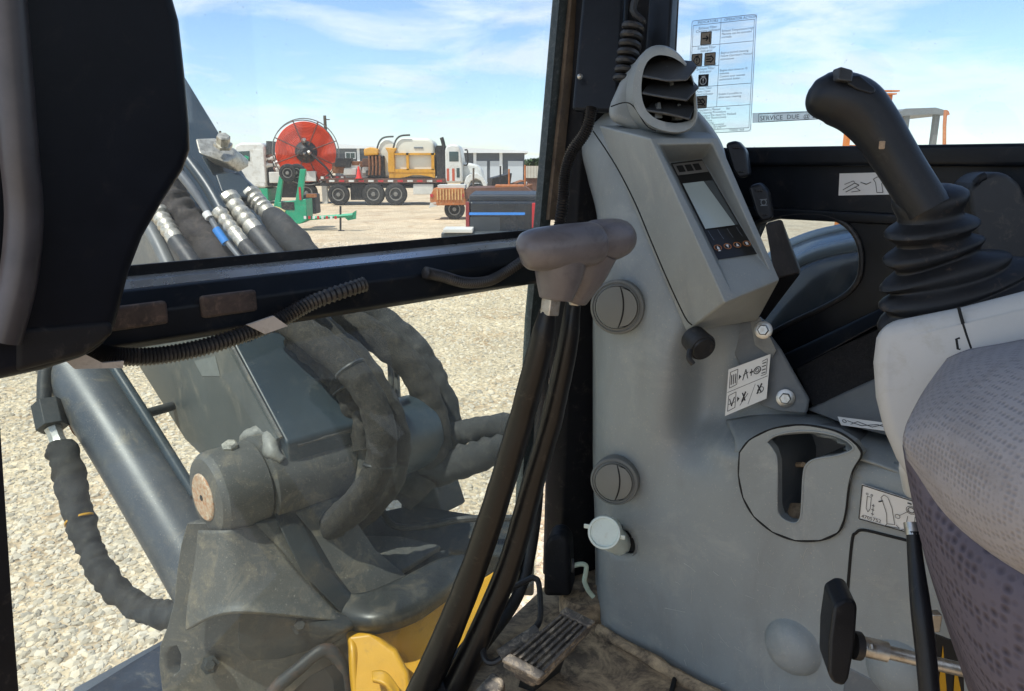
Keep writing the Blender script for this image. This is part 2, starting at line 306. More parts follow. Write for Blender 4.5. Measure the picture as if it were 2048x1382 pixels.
def gravel():
    rng = np.random.default_rng(3); n = 105000
    y = 1.7 + 17 * rng.random(n) ** 1.9; x = -y * .86 - .4 + (y * 1.0 + 1.0) * rng.random(n)
    size = (.0055 + .016 * rng.random(n) ** 3.2) * (1 + y * .055)
    t = (1 + 5 ** .5) / 2
    I = np.array([(-1, t, 0), (1, t, 0), (-1, -t, 0), (1, -t, 0), (0, -1, t), (0, 1, t), (0, -1, -t), (0, 1, -t), (t, 0, -1), (t, 0, 1), (-t, 0, -1), (-t, 0, 1)]) / 1.9
    Fc = np.array([(0, 11, 5), (0, 5, 1), (0, 1, 7), (0, 7, 10), (0, 10, 11), (1, 5, 9), (5, 11, 4), (11, 10, 2), (10, 7, 6), (7, 1, 8), (3, 9, 4), (3, 4, 2), (3, 2, 6), (3, 6, 8), (3, 8, 9), (4, 9, 5), (2, 4, 11), (6, 2, 10), (8, 6, 7), (9, 8, 1)])
    P = I[None] * (1 + .38 * (rng.random((n, 12, 1)) - .5)) * size[:, None, None] * (.6 + .8 * rng.random((n, 1, 3)))
    a = rng.random(n) * 6.28; ca, sa = np.cos(a), np.sin(a)
    X = P[..., 0] * ca[:, None] - P[..., 1] * sa[:, None] + x[:, None]; Yy = P[..., 0] * sa[:, None] + P[..., 1] * ca[:, None] + y[:, None]; Z = P[..., 2] * .6 + (size * .02)[:, None]
    vs = np.stack([X, Yy, Z], -1).reshape(-1, 3).astype(np.float32); fs = (Fc[None] + (np.arange(n) * 12)[:, None, None]).reshape(-1).astype(np.int32)
    me = bpy.data.meshes.new('gravel'); me.vertices.add(len(vs)); me.vertices.foreach_set('co', vs.ravel()); nf = len(fs) // 3
    me.loops.add(len(fs)); me.loops.foreach_set('vertex_index', fs); me.polygons.add(nf); me.polygons.foreach_set('loop_start', np.arange(nf, dtype=np.int32) * 3); me.update()
    ca_ = me.color_attributes.new('tone', 'FLOAT_COLOR', 'POINT'); tone = np.repeat(.5 + .5 * rng.random(n) ** .8, 12); hue = np.repeat(rng.random(n), 12)
    col = np.stack([tone, hue, tone, np.ones_like(tone)], -1).astype(np.float32); ca_.data.foreach_set('color', col.ravel())
    m = bpy.data.materials.new('gravel_stone'); m.use_nodes = True; t_ = m.node_tree; b = t_.nodes['Principled BSDF']; b.inputs['Roughness'].default_value = .9
    at = N(t_, 'ShaderNodeAttribute', attribute_name='tone'); s_ = N(t_, 'ShaderNodeSeparateColor'); t_.links.new(at.outputs['Color'], s_.inputs[0])
    mx_ = N(t_, 'ShaderNodeMixRGB'); t_.links.new(s_.outputs[1], mx_.inputs[0]); mx_.inputs[1].default_value = (.72, .59, .42, 1); mx_.inputs[2].default_value = (.66, .57, .45, 1)
    mu = N(t_, 'ShaderNodeMixRGB', blend_type='MULTIPLY'); mu.inputs[0].default_value = 1; t_.links.new(mx_.outputs[0], mu.inputs[1]); t_.links.new(s_.outputs[0], mu.inputs[2]); t_.links.new(mu.outputs[0], b.inputs['Base Color'])
    me.shade_flat(); me.materials.append(m); o = bpy.data.objects.new('gravel', me); C.objects.link(o); o['kind'] = 'stuff'; o['label'] = 'pale crushed limestone gravel covering the yard'; o['category'] = 'gravel'
gravel()
# ================================================================ CAB SHELL
FLH = -.62
fl = G().prism([M(.676, .75, FLH), M(.676, .93, FLH), M(-.8, .93, FLH), M(-.8, -.35, FLH), M(.40, -.35, FLH), M(.613, .48, FLH)], (0, 0, -.05)).mk('cab_floor', FLOOR, kind='structure')
G().tube([PH(1196, 1258, FLH + .006), PH(1300, 1318, FLH + .008), PH(1352, 1348, FLH + .006), PH(1450, 1400, FLH + .006)], .007, 8, 4, wr=.3).mk('mat_edge', FLOOR, fl)
G().tube([PH(1352, 1348, FLH + .004), PH(1345, 1375, FLH + .004), PH(1338, 1400, FLH + .004)], .003, 6, 4).mk('mat_joint', SEAM, fl)
# roof (overhead, shades the inside; door side stays open)
rf = thing('cab_roof', 'black steel roof of the operator cab overhead', 'roof', M(0, .4, .92))
G().prism([M(.74, -.24, .95), M(.74, .96, .95), M(-.62, .96, .95), M(-.62, -.24, .95)], (0, 0, .05)).mk('roof_panel', BLK, rf, bev=.02)
G().prism([M(-.50, .93, -.62), M(-.50, .97, -.62), M(-.60, .97, -.62), M(-.60, .93, -.62)], (0, 0, 1.57)).mk('rear_post', BLK, rf)
G().prism([M(-.60, -.24, -.62), M(-.60, .97, -.62), M(-.60, .97, .95), M(-.60, -.24, .95)], -FW * .03, [[M(-.60, -.12, .10), M(-.60, .85, .10), M(-.60, .85, .82), M(-.60, -.12, .82)]]).mk('rear_wall', GRYD, rf)  # out of view; added to make the cab light more directional
# windshield bar between upper and lower panes
wb_ = thing('windshield_bar', 'black horizontal steel bar between upper and lower windshield panes', 'frame', M(.69, .3, -.16))
G().prism([M(.665, -.45, -.155), M(.655, -.45, -.148), M(.655, -.45, -.122), M(.672, -.45, -.105), M(.70, -.45, -.105), M(.70, -.45, -.155)], RT * 1.26).mk('bar', BLK, wb_, bev=.003, seg=2)
G().prism([M(.676, -.45, -.1048), M(.681, -.45, -.099), M(.697, -.45, -.097), M(.697, -.45, -.1048)], RT * 1.25).mk('highlight_strip', HILITE, wb_)  # bright metal strip stands in for the sky highlight on the bar top
G().prism([M(.697, -.45, -.1048), M(.697, -.45, -.088), M(.702, -.45, -.088), M(.702, -.45, -.1048)], RT * 1.25).mk('glass_seal', BLKM, wb_)
for (x, y) in ((270, 632), (458, 607)):
    G().box(PF(x, y, .654), RT * .026, FW * .004, UP * .010).mk('latch_pad', mat('worn_pad', (.05, .035, .03), .7, 0, .5, 60, (.16, .11, .08), .4), wb_, bev=.003, seg=2)
# panes
G().prism([M(.70, -.55, -.10), M(.70, .80, -.10), M(.70, .83, .93), M(.70, -.55, .93)], FW * .005).mk('upper_windshield', GL1, label='dusty clear upper windshield pane above the black bar', ctg='window')
LPQ = [M(.695, -.50, -.153), M(.70, .775, -.153), M(.685, .735, -.61), M(.40, -.42, -.66)]
G().hexa(LPQ, [p + FW * .005 for p in LPQ]).mk('lower_windshield', GL2, label='smudged lower windshield pane below the black bar', ctg='window')
G().prism([PF(-40, 800, .60), PF(0, 850, .60), PF(22, 1180, .58), PF(40, 1420, .56), PF(-60, 1420, .56)], FW * .04).mk('windshield_post', BLKM, label='black post edging the lower windshield at far left', ctg='frame')
# corner pillar
pl = thing('cab_pillar', 'black front corner pillar of the cab behind the console', 'pillar', M(.66, .85, FLH))
sec = lambda dr, h: [M(.70, .80 + dr, h), M(.665, .805 + dr, h), M(.648, .84, h), M(.600, .875, h), M(.590, .90, h), M(.62, .93, h), M(.70, .93, h)]
G().rings([sec(-.035, FLH), sec(-.03, -.4), sec(-.02, -.15), sec(.0, .2), sec(.02, .96)]).mk('post', BLKM, pl, bev=.004, seg=2)
G().prism([PF(1122, -40, .69), PF(1146, -40, .69), PF(1124, 190, .69), PF(1096, 500, .69), PF(1088, 640, .69), PF(1068, 1060, .685), PF(1040, 1060, .685), PF(1062, 640, .69), PF(1078, 470, .69), PF(1102, 190, .69)], FW * .012).mk('glass_seal', mat('seal_dots', (.03, .04, .04), .5, 0, .4, 90, (.14, .15, .15), .35), pl)
G().prism([PF(1147, -40, .684), PF(1162, -40, .684), PF(1142, 180, .684), PF(1116, 440, .684), PF(1098, 440, .684), PF(1125, 190, .684)], FW * .01).mk('trim_strip', BROWN, pl)
cv = [PD(1166, -40, .93), PD(1252, -40, .92), PD(1236, 225, .92), PD(1142, 222, .94)]
G().prism(cv, V((.01, .03, 0))).mk('inner_cover', BLK, pl, bev=.006)
G().lathe(PD(1160, 153, .925), -ray(1160, 153), [(.0035, 0), (.0035, .004), (.001, .006)], 10).mk('screw', STEEL, pl)
G().prism([PD(1298, -40, .90), PD(1346, -40, .885), PD(1335, 140, .885), PD(1285, 150, .91)], V((.012, .02, 0))).mk('side_seal', BLK, pl, bev=.004)
G().tube([PF(1092, 640, .66), PF(1080, 860, .66), PF(1070, 1040, .655), PF(1040, 1180, .645), PF(970, 1285, .625), PF(870, 1400, .60)], .0085, 10, 8).mk('rubber_seal', RUB, pl)
G().tube([PF(1062, 1010, .665), PF(1046, 1100, .66), PF(1000, 1200, .65), PF(900, 1330, .625), PF(850, 1400, .61)], .006, 10, 8).mk('rubber_seal', RUB, pl)
G().prism([PD(1086, 1195, 1.04), PD(1088, 1090, 1.03), PD(1100, 1072, 1.03), PD(1122, 1072, 1.02), PD(1138, 1090, 1.02), PD(1142, 1195, 1.03)], V((.01, .04, 0))).mk('raised_pad', BLKM, pl, bev=.008)
G().lathe(PH(1166, 1222, FLH), (0, 0, 1), [(.034, 0), (.034, .022), (.030, .028), (.0, .03)], 20).mk('drain_boss', FLOOR, pl)
# right wall with sill and lower window
RW = .90
rw = thing('cab_side_wall', 'black steel right side wall with sill and oval lower window', 'wall', M(.2, RW, FLH))
win = [(1478, 640), (1490, 500), (1512, 448), (1560, 433), (1610, 428), (1655, 432), (1692, 450), (1716, 482), (1723, 522), (1716, 560), (1690, 590), (1640, 618), (1580, 646), (1520, 678), (1490, 690)]
G().prism([M(.69, RW, -.002), M(-.62, RW, -.002), M(-.62, RW, FLH - .08), M(.69, RW, FLH - .08)], RT * .03, [pts(win, PR, RW)]).mk('panel', BLK, rw)
G().prism([M(.70, RW - .012, -.004), M(.70, RW - .012, .0185), M(.70, RW + .04, .0185), M(.70, RW + .04, -.004)], -FW * 1.35).mk('sill', BLK, rw, bev=.005)
G().prism([M(.70, RW - .006, -.055), M(.70, RW - .006, -.068), M(.70, RW + .01, -.068), M(.70, RW + .01, -.055)], -FW * 1.35).mk('crease', BLK, rw, bev=.003, seg=2)
wf = [PR(x, y, RW - .003) for x, y in win]
G().tube(wf + [wf[0]], .0032, 8, 4).mk('window_seal', RUB, rw)
G().prism(pts(win, PR, RW + .012), RT * .004).mk('window_glass', GL4, rw)
G().prism([PR(1560, 712, .86), PR(1770, 612, .86), PR(1775, 640, .84), PR(1575, 748, .84)], RT * .03).mk('rail', BLK, rw, bev=.004, seg=2)
G().prism([PR(1590, 735, .845), PR(1775, 650, .845), PR(1800, 760, .80), PR(1625, 812, .80)], RT * .02).mk('carpet_trim', mat('carpet', (.012, .011, .012), .95, 0, .6, 120, (.05, .045, .04), .3, .8, 400), rw)
G().prism([PR(1610, 820, .80), PR(1790, 740, .80), PR(1800, 880, .765), PR(1690, 850, .765)], RT * .03).mk('ledge_trim', GRYD, rw, bev=.004)
G().prism([M(.60, RW + .004, .017), M(-.6, RW + .004, .017), M(-.6, RW + .004, .93), M(.60, RW + .004, .93)], RT * .005).mk('side_window_pane', GL3, label='clear side window above the black sill with stickers', ctg='window')
# ================================================================ WIPER COVER AND CONDUITS
wc = thing('wiper_motor_cover', 'large black plastic wiper motor cover at upper left', 'cover', PF(150, 740, .60))
wo_ = [(-90, -330), (290, -330), (325, -250), (340, -120), (352, -10), (366, 40), (378, 150), (387, 250), (388, 300), (374, 340), (332, 405), (292, 475), (264, 548), (246, 620), (232, 672), (190, 712), (90, 744), (0, 764), (-90, 780)]
G().prism(pts(wo_, PF, .585), FW * .065).mk('shell', COVER, wc, bev=.016, seg=5)
G().tube([PF(8, -60, .578), PF(22, 100, .578), PF(38, 300, .578), PF(48, 430, .58), PF(36, 560, .58), PF(5, 680, .582)], .014, 12, 6, flat=.8).mk('edge_ridge', mat('cover_ridge_sheen', (.04, .036, .04), .4, 0, .3, 30), wc)  # lighter purple-grey colour stands in for the sheen on the ridge
G().prism(pts([(30, 655), (225, 640), (232, 668), (170, 712), (30, 748)], PF, .583), FW * .03).mk('lower_lip', BLKM, wc, bev=.005)
cd1 = thing('wire_conduit', 'long black corrugated wire conduit strapped under windshield bar', 'conduit', PF(430, 690, .64), 'corrugated conduits')
def conduit(path, r, parent=None, n=10, k=22, **kw): return G().tube(path, r, n, k, ridge=.13).mk('conduit' if parent else 'wire_conduit', CONDUIT, parent, **kw)
conduit([PF(x, y, .642) for x, y in ((168, 672), (190, 700), (230, 712), (310, 712), (400, 696), (490, 668), (560, 640), (630, 602), (730, 568))], .0072, cd1)
G().prism(pts([(494, 650), (548, 632), (576, 652), (530, 668)], PF, .632), FW * .003).mk('tape_tag', TAG, cd1)
G().prism(pts([(120, 711), (165, 706), (205, 726), (248, 722), (246, 736), (150, 738)], PF, .628), FW * .003).mk('tape_tag', TAG, cd1)
conduit([PF(x, y, .648) for x, y in ((850, 545), (885, 553), (930, 565), (975, 562), (1010, 545), (1050, 518))], .0062, label='short black corrugated conduit sagging below bar beside the grey lever grips', ctg='conduit', group='corrugated conduits')
conduit([PD(x, y, .90) for x, y in ((1184, 215), (1172, 262), (1143, 305), (1130, 350), (1126, 400), (1118, 455))], .0066, label='black corrugated conduit running down the cab pillar', ctg='conduit', group='corrugated conduits')
hel = [PD(1278, -20, .88), PD(1266, 20, .88)]
for i in range(7 * 10):
    a = i / 10 * 2 * math.pi; y = 42 + i * 1.75; hel.append(PD(1268 - (y - 42) * .17 + 17 * math.cos(a), y + 6 * math.sin(a), .88 + .011 * math.sin(a)))
hel += [PD(1243, 185, .89)]
G().tube(hel, .0042, 8, 3).mk('coiled_cord', RUB, label='black coiled cord hanging beside the pillar behind the vent', ctg='cord')
# ================================================================ CONSOLE
CR = .725
con = thing('console', 'grey plastic right hand console with monitor pod and vents', 'console', M(.4, CR + .04, FLH))
def inpoly(x, y, P):
    r = False; j = len(P) - 1
    for i in range(len(P)):
        if (P[i][1] > y) != (P[j][1] > y) and x < (P[j][0] - P[i][0]) * (y - P[i][1]) / (P[j][1] - P[i][1]) + P[i][0]: r = not r
        j = i
    return r
def topx(p):
    q = p - CO; d = q.y * cp - q.z * sn; return 1024 + q.x / d * FPX, 691 - (q.y * sn + q.z * cp) / d * FPX
cup_out = [(1480, 905), (1500, 880), (1545, 858), (1605, 850), (1670, 862), (1708, 885), (1723, 908), (1706, 940), (1697, 975), (1690, 1030), (1676, 1064), (1640, 1080), (1590, 1080), (1545, 1063), (1508, 1032), (1487, 995), (1478, 950)]
cup_in = [(1492, 912), (1545, 872), (1605, 862), (1670, 875), (1706, 908), (1686, 975), (1676, 1040), (1630, 1068), (1560, 1060), (1512, 1020), (1490, 960)]
res_out = [(1206, 1062), (1222, 1040), (1245, 1048), (1268, 1072), (1274, 1098), (1262, 1113), (1240, 1110), (1212, 1090)]
# rows: (y, [(x, r) ...]) left edge back, left edge, face ..., groove, bracket, right edge, right edge back
rows = [
 (226, [(1222, .86), (1216, .80), (1250, .78), (1300, .785), (1345, .79), (1380, .80), (1392, .81), (1396, .86)]),
 (262, [(1186, .86), (1180, .80), (1220, .765), (1290, .765), (1350, .775), (1400, .79), (1420, .80), (1425, .86)]),
 (300, [(1170, .86), (1166, .80), (1200, .76), (1280, .752), (1350, .77), (1410, .785), (1440, .80), (1445, .86)]),
 (360, [(1182, .86), (1180, .80), (1205, .752), (1280, .745), (1350, .765), (1420, .785), (1450, .80), (1455, .86)]),
 (440, [(1200, .86), (1198, .79), (1212, .745), (1280, .738), (1350, .755), (1420, .78), (1455, .80), (1460, .86)]),
 (540, [(1194, .86), (1192, .79), (1206, .735), (1270, .725), (1345, .735), (1420, .775), (1480, .80), (1490, .86)]),
 (640, [(1190, .86), (1189, .79), (1203, .728), (1270, .717), (1345, .72), (1405, .745), (1470, .79), (1512, .83)]),
 (720, [(1190, .86), (1189, .79), (1203, .726), (1265, .714), (1340, .715), (1405, .77), (1470, .79), (1558, .83)]),
 (790, [(1190, .86), (1189, .79), (1203, .726), (1265, .715), (1335, .718), (1400, .775), (1470, .79), (1606, .82)]),
 (845, [(1190, .86), (1189, .79), (1203, .726), (1265, .717), (1330, .722), (1395, .768), (1455, .778), (1625, .80)]),
 (905, [(1190, .86), (1189, .79), (1203, .726), (1265, .72), (1330, .724), (1400, .742), (1480, .732), (1740, .75)]),
 (960, [(1191, .86), (1190, .79), (1204, .726), (1270, .724), (1340, .7245), (1420, .727), (1560, .7265), (1850, .728)]),
 (1060, [(1194, .86), (1193, .79), (1207, .726), (1280, .725), (1360, .725), (1480, .725), (1640, .725), (1900, .725)]),
 (1200, [(1196, .86), (1195, .79), (1209, .726), (1290, .725), (1390, .725), (1520, .725), (1700, .725), (2000, .725)]),
 (1265, [(1199, .86), (1198, .79), (1212, .726), (1300, .725), (1400, .725), (1560, .725), (1750, .725), (2060, .725)]),
 (1430, [(1199, .86), (1198, .79), (1212, .726), (1300, .725), (1400, .725), (1600, .725), (1800, .725), (2150, .725)])]
def keep(p):
    x, y = topx(p)
    return not (inpoly(x, y, cup_in) or inpoly(x, y, res_out))
body = G().sheet([[PR(x, y, r) for x, r in R] for y, R in rows], 10, 9, keep).mk('body_shell', GRY, con, sharp=60, solid=.004)
def seam(name, L, r=.0009, k=CR - .0022, parent=con, m=SEAM): return G().tube([PR(x, y, k) for x, y in L], r, 6, 5).mk(name, m, parent)
# ledge behind the cup holder
G().sheet([[PR(1452, 842, .775), PR(1540, 828, .80), PR(1640, 828, .82), PR(1720, 845, .82), PR(1850, 880, .80)],
           [PR(1470, 880, .74), PR(1550, 870, .75), PR(1640, 865, .755), PR(1740, 890, .755), PR(1860, 930, .75)],
           [PR(1470, 905, .731), PR(1550, 900, .729), PR(1650, 905, .7285), PR(1740, 925, .728), PR(1860, 972, .728)]], 6, 6, lambda p: not inpoly(*topx(p), cup_in)).mk('ledge', GRY, con, solid=.003)
# cup holder insert
cupo = [PR(x, y, .7185) for x, y in cup_out]
hole = [(1533, 884), (1546, 900), (1554, 925), (1554, 1015), (1560, 1032), (1575, 1043), (1592, 1046), (1601, 1036), (1604, 1010), (1608, 945), (1618, 925), (1638, 917), (1672, 912), (1702, 902), (1706, 893), (1690, 879), (1660, 868), (1620, 862), (1580, 864), (1548, 872)]
cholder = G().prism(cupo, RT * .012, [[PR(x, y, .7185) for x, y in hole]]).mk('cup_holder', GRY, con, sharp=30)
lip = [PR(x, y, .7188) for x, y in hole]
G().tube(lip + lip[:1], .0012, 8, 4, cap=False).mk('hole_lip', GRY, cholder)
G().tube([PR(x, y, .7195) for x, y in cup_out + cup_out[:1]], .0013, 6, 4).mk('seam', SEAM, cholder)
hb = [PR(x, y, .731) for x, y in hole]; cc = sum(hb, V((0, 0, 0))) / len(hb)
nb = len(hb)
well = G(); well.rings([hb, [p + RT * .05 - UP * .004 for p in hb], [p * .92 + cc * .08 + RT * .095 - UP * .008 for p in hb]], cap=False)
well.f.append(tuple(range(2 * nb, 3 * nb))); well.mk('cup_well', GRYD, cholder, sharp=50)  # darker grey than the insert, shade of the well put into colour
G().prism([PR(1558, 1008, .76), PR(1602, 1008, .76), PR(1600, 1046, .735), PR(1560, 1046, .735)], RT * .004).mk('well_floor', FLOOR, cholder)
G().tube([PR(1556, 933, .765), PR(1580, 930, .785), PR(1607, 929, .77)], .003, 6, 5).mk('well_step', FLOOR, cholder)
# reservoir pocket
rp_ = [PR(x, y, .728) for x, y in res_out]
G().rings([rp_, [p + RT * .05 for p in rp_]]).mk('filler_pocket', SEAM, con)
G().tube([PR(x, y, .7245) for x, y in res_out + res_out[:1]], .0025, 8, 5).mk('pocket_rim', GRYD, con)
# door seam, domes
seam('door_seam', [(1688, 1300), (1694, 1200), (1704, 1085), (1712, 1066), (1728, 1060), (1780, 1072), (1860, 1092)], .0016)
for x, y, r in ((1589, 1290, .030), (1802, 1338, .030)):
    G().lathe(PR(x, y, .728), -RT, [(r * 1.14, .003), (r * 1.04, .006), (r * .99, .010), (r * .8, .0175), (r * .45, .022), (.0, .0235)], 32, cap=False).mk('bump_cover', VENT if 0 else GRY, con, sharp=60)
G().prism([PR(1690, 1330, .722), PR(1790, 1382, .722), PR(1790, 1420, .722), PR(1680, 1420, .722)], RT * .01).mk('lower_panel', GRYD, con, bev=.003)
SCR = mat('scratch', (.46, .46, .44), .6, 0, .1)
random.seed(12)
for i in range(46):
    x = random.uniform(1215, 1690); y = random.uniform(1090, 1380); a = random.gauss(.9, .5); l_ = random.uniform(6, 42)
    if (x - 1589) ** 2 + (y - 1290) ** 2 < 70 ** 2 or y > 1240 + (x - 1200) * .58: continue
    G().tube([PR(x, y, .7228), PR(x + l_ * .5 * math.cos(a) + random.uniform(-3, 3), y + l_ * .5 * math.sin(a), .7228), PR(x + l_ * math.cos(a), y + l_ * math.sin(a), .7228)], random.uniform(.00012, .0003), 4, 3).mk('scratch', SCR, body)
# round vents
def rvent(x, y, R):
    n = (-RT * .9 - FW * .42 + UP * .12).normalized()
    c = PR(x, y, .712) + n * .009
    v = G().lathe(c, n, [(R * 1.0, -.012), (R, .004), (R * .97, .0065), (R * .90, .0075), (R * .885, .006), (R * .84, .006)], 40, cap=False).mk('round_vent', VENT, con)
    G().lathe(c, n, [(R * .84, .0055), (R * .83, .008), (R * .79, .009), (R * .775, .007)], 40, cap=False).mk('inner_ring', VENT, v)
    G().lathe(c, n, [(R * .765, .006), (R * .75, .009), (R * .5, .0105), (0, .011)], 40, cap=False).mk('disc', mat('vent_disc', (.185, .185, .165), .5, 0, .08, 12), v)
    a = UP.cross(n).normalized(); b = n.cross(a)
    arc = [c + n * (.0112 - .003 * abs(t) ** 3) + a * (R * (.10 + .17 * (1 - t * t) - .0)) * 1 + b * (R * .74 * t) for t in [i / 8 - 1 for i in range(17)]]
    G().tube(arc, .0009, 6, 1).mk('blade_joint', SEAM, v)
    for s_ in (1, -1):
        G().tube([c + n * .0085 + a * R * (-.3 + .75 * i / 6) + b * s_ * R * .70 * (1 - .10 * (i - 3) ** 2 / 9) for i in range(7)], .0008, 6, 1).mk('blade_joint', SEAM, v)
rvent(1239, 613, .0325); rvent(1233, 957, .0305)
# monitor pod
A, B, Cc, Dd = PD(1300, 276, .79), PD(1436, 276, .812), PD(1560, 560, .775), PD(1450, 606, .742)
E, H_, K_, L_ = PD(1196, 250, .89), PD(1400, 254, .91), PD(1516, 642, .86), PD(1372, 664, .842)
a_, b_, c_, d_ = PD(1316, 289, .7895), PD(1424, 287, .806), PD(1543, 548, .7745), PD(1458, 574, .752)
p1, p2, p3, p4 = PD(1338, 326, .842), PD(1404, 318, .85), PD(1516, 512, .792), PD(1436, 524, .772)
vs = [A, B, Cc, Dd, E, H_, K_, L_, a_, b_, c_, d_, p1, p2, p3, p4]
fs = [(0, 3, 7, 4), (4, 5, 1, 0), (3, 2, 6, 7), (1, 5, 6, 2), (5, 4, 7, 6)]
for i in range(4): j = (i + 1) % 4; fs += [(i, j, 8 + j, 8 + i), (8 + i, 8 + j, 12 + j, 12 + i)]
fs.append((12, 13, 14, 15))
pod = G().add(vs, fs).mk('monitor_pod', POD, con, bev=.015, seg=6)
pod.modifiers['bevel'].use_clamp_overlap = True
dq = Decal([p1, p2, p3, p4], .0012)
G().add([dq.at(.03, .01, 1), dq.at(.97, .01, 1), dq.at(.985, .985, 1), dq.at(.015, .985, 1)], [(0, 1, 2, 3)]).mk('display_face', PANEL, pod)
g = G(); dq.rect(g, .05, .03, .95, .15, 1.6); g.mk('indicator_strip', mat('strip_tan', (.2, .185, .165), .4, 0, .1), pod)
g = G()
for i in range(3): dq.rect(g, .12 + i * .24, .055, .31 + i * .24, .125, 2.2)
g.mk('indicator_light', PANEL, pod)
g = G().add([dq.at(.06, .24, 1.8), dq.at(.66, .24, 1.8), dq.at(.84, .70, 1.8), dq.at(.06, .70, 1.8)], [(0, 1, 2, 3)]); g.mk('screen', LCD, pod)
g = G().add([dq.at(.67, .24, 1.8), dq.at(.92, .24, 1.8), dq.at(.92, .70, 1.8), dq.at(.85, .70, 1.8)], [(0, 1, 2, 3)]); g.mk('screen_shadow', mat('lcd_shadowed', (.10, .11, .11), .12, 0, .1), pod)  # dark wedge paints the shadow on the right of the screen
ORG = mat('button_ring', (.45, .17, .05), .5, 0, .1); WIN = mat('button_glyph', (.8, .8, .78), .5, 0, .05)
for i in range(4):
    u = .13 + i * .245; t = .885; g = G(); dq.circ(g, u, t, .085, .022, 2.0, 20); bt = g.mk('button', ORG, pod)
    g = G()
    if i == 3: dq.rect(g, u - .03, t - .014, u + .03, t + .014, 2.2)
    else:
        s_ = (1, -1, 1)[i]; g.add([dq.at(u - .035, t + .014 * s_, 2.2), dq.at(u + .035, t + .014 * s_, 2.2), dq.at(u, t - .018 * s_, 2.2)], [(0, 1, 2)])
        if i == 0: g.add([dq.at(u - .035, t + .035, 2.2), dq.at(u + .035, t + .035, 2.2), dq.at(u, t + .012, 2.2)], [(0, 1, 2)])
    g.mk('glyph', WIN, bt); g = G(); dq.line(g, [(u, .815), (u - .02, .77), (u - .03, .72)], .012, 2.0); g.mk('pointer_line', INKG, bt)
G().tube([PD(x, y, d) for x, y, d in ((1186, 262, .868), (1212, 300, .848), (1240, 346, .828), (1272, 410, .818), (1302, 482, .812), (1336, 562, .812), (1370, 634, .818), (1384, 650, .818))], .0008, 6, 5).mk('seam', SEAM, con)
# vent head
head = thing('air_vent', 'rounded grey louvred air vent on top of the console', 'vent', PD(1310, 265, .84))
def cl_(P, k=4):
    P = [V((a, b, 0)) for a, b in P]; Z = cat([P[-1]] + P + P[:2], k)[k:-k - 1]; return [(p.x, p.y) for p in Z[:len(P) * k]]
rim = [(1318, 90), (1346, 98), (1370, 122), (1386, 156), (1394, 200), (1394, 238), (1380, 260), (1352, 267), (1316, 260), (1284, 240), (1266, 206), (1264, 168), (1274, 128), (1294, 99)]
def ringpx(c, k, dx, dy, d): 
    return [PD(c[0] + (x - c[0]) * k + dx, c[1] + (y - c[1]) * k + dy, d + .00016 * (1330 - x)) for x, y in rim]
rim = cl_(rim); cR = (1332, 182)
inn = [(1320, 110), (1348, 116), (1372, 134), (1386, 162), (1388, 200), (1387, 232), (1376, 242), (1350, 246), (1318, 240), (1296, 224), (1285, 200), (1283, 168), (1288, 138), (1300, 118)]
inn = cl_(inn)
G().rings([ringpx(cR, .70, -44, 30, .91), ringpx(cR, .86, -32, 20, .885), ringpx(cR, .96, -14, 8, .85), ringpx(cR, 1.0, -3, 1, .815), ringpx(cR, 1.0, 0, 0, .80), ringpx(cR, .97, 0, 0, .792),
           [PD(x, y, .793 + .00016 * (1330 - x)) for x, y in inn], [PD(x, y, .80 + .00016 * (1330 - x)) for x, y in inn], [PD(x - 4, y, .85 + .00016 * (1330 - x)) for x, y in inn]], cap=False).mk('housing', POD, head, sharp=70)
G().prism([PD(x - 4, y, .85) for x, y in inn], V((0, .005, 0))).mk('duct', SEAM, head)
fo = [(1213, 238), (1222, 205), (1240, 165), (1262, 130), (1290, 105), (1330, 120), (1350, 200), (1380, 262), (1330, 270), (1260, 258)]
G().rings([[PD(x, y, .86) for x, y in fo], [PD(x, y, .90) for x, y in fo]]).mk('neck', POD, head, bev=.012, seg=4)
G().tube([PD(1222, 213, .845), PD(1250, 205, .832), PD(1268, 214, .81), PD(1292, 250, .797), PD(1312, 262, .795)], .0007, 6, 5).mk('seam', SEAM, head)
for bl in ([(1284, 150, .80), (1302, 113, .835), (1386, 122, .815), (1394, 131, .775), (1374, 157, .765), (1335, 159, .775)],
           [(1284, 184, .80), (1303, 156, .835), (1388, 162, .815), (1398, 172, .775), (1374, 198, .765), (1332, 192, .775)],
           [(1290, 218, .80), (1308, 201, .835), (1376, 203, .815), (1388, 213, .785), (1380, 236, .775), (1334, 224, .78)]):
    G().prism(ptd(bl), V((0, 0, -.0028))).mk('louvre', VENTD, head, bev=.0012, seg=2)
for x0, y0, y1 in ((1334, 132, 158), (1342, 162, 196), (1316, 205, 236), (1356, 208, 240)):
    G().prism([PD(x0, y0, .80), PD(x0 + 5, y0, .80), PD(x0 + 9, y1, .795), PD(x0 - 6, y1, .795)], V((0, .02, 0))).mk('fin', VENT, head)
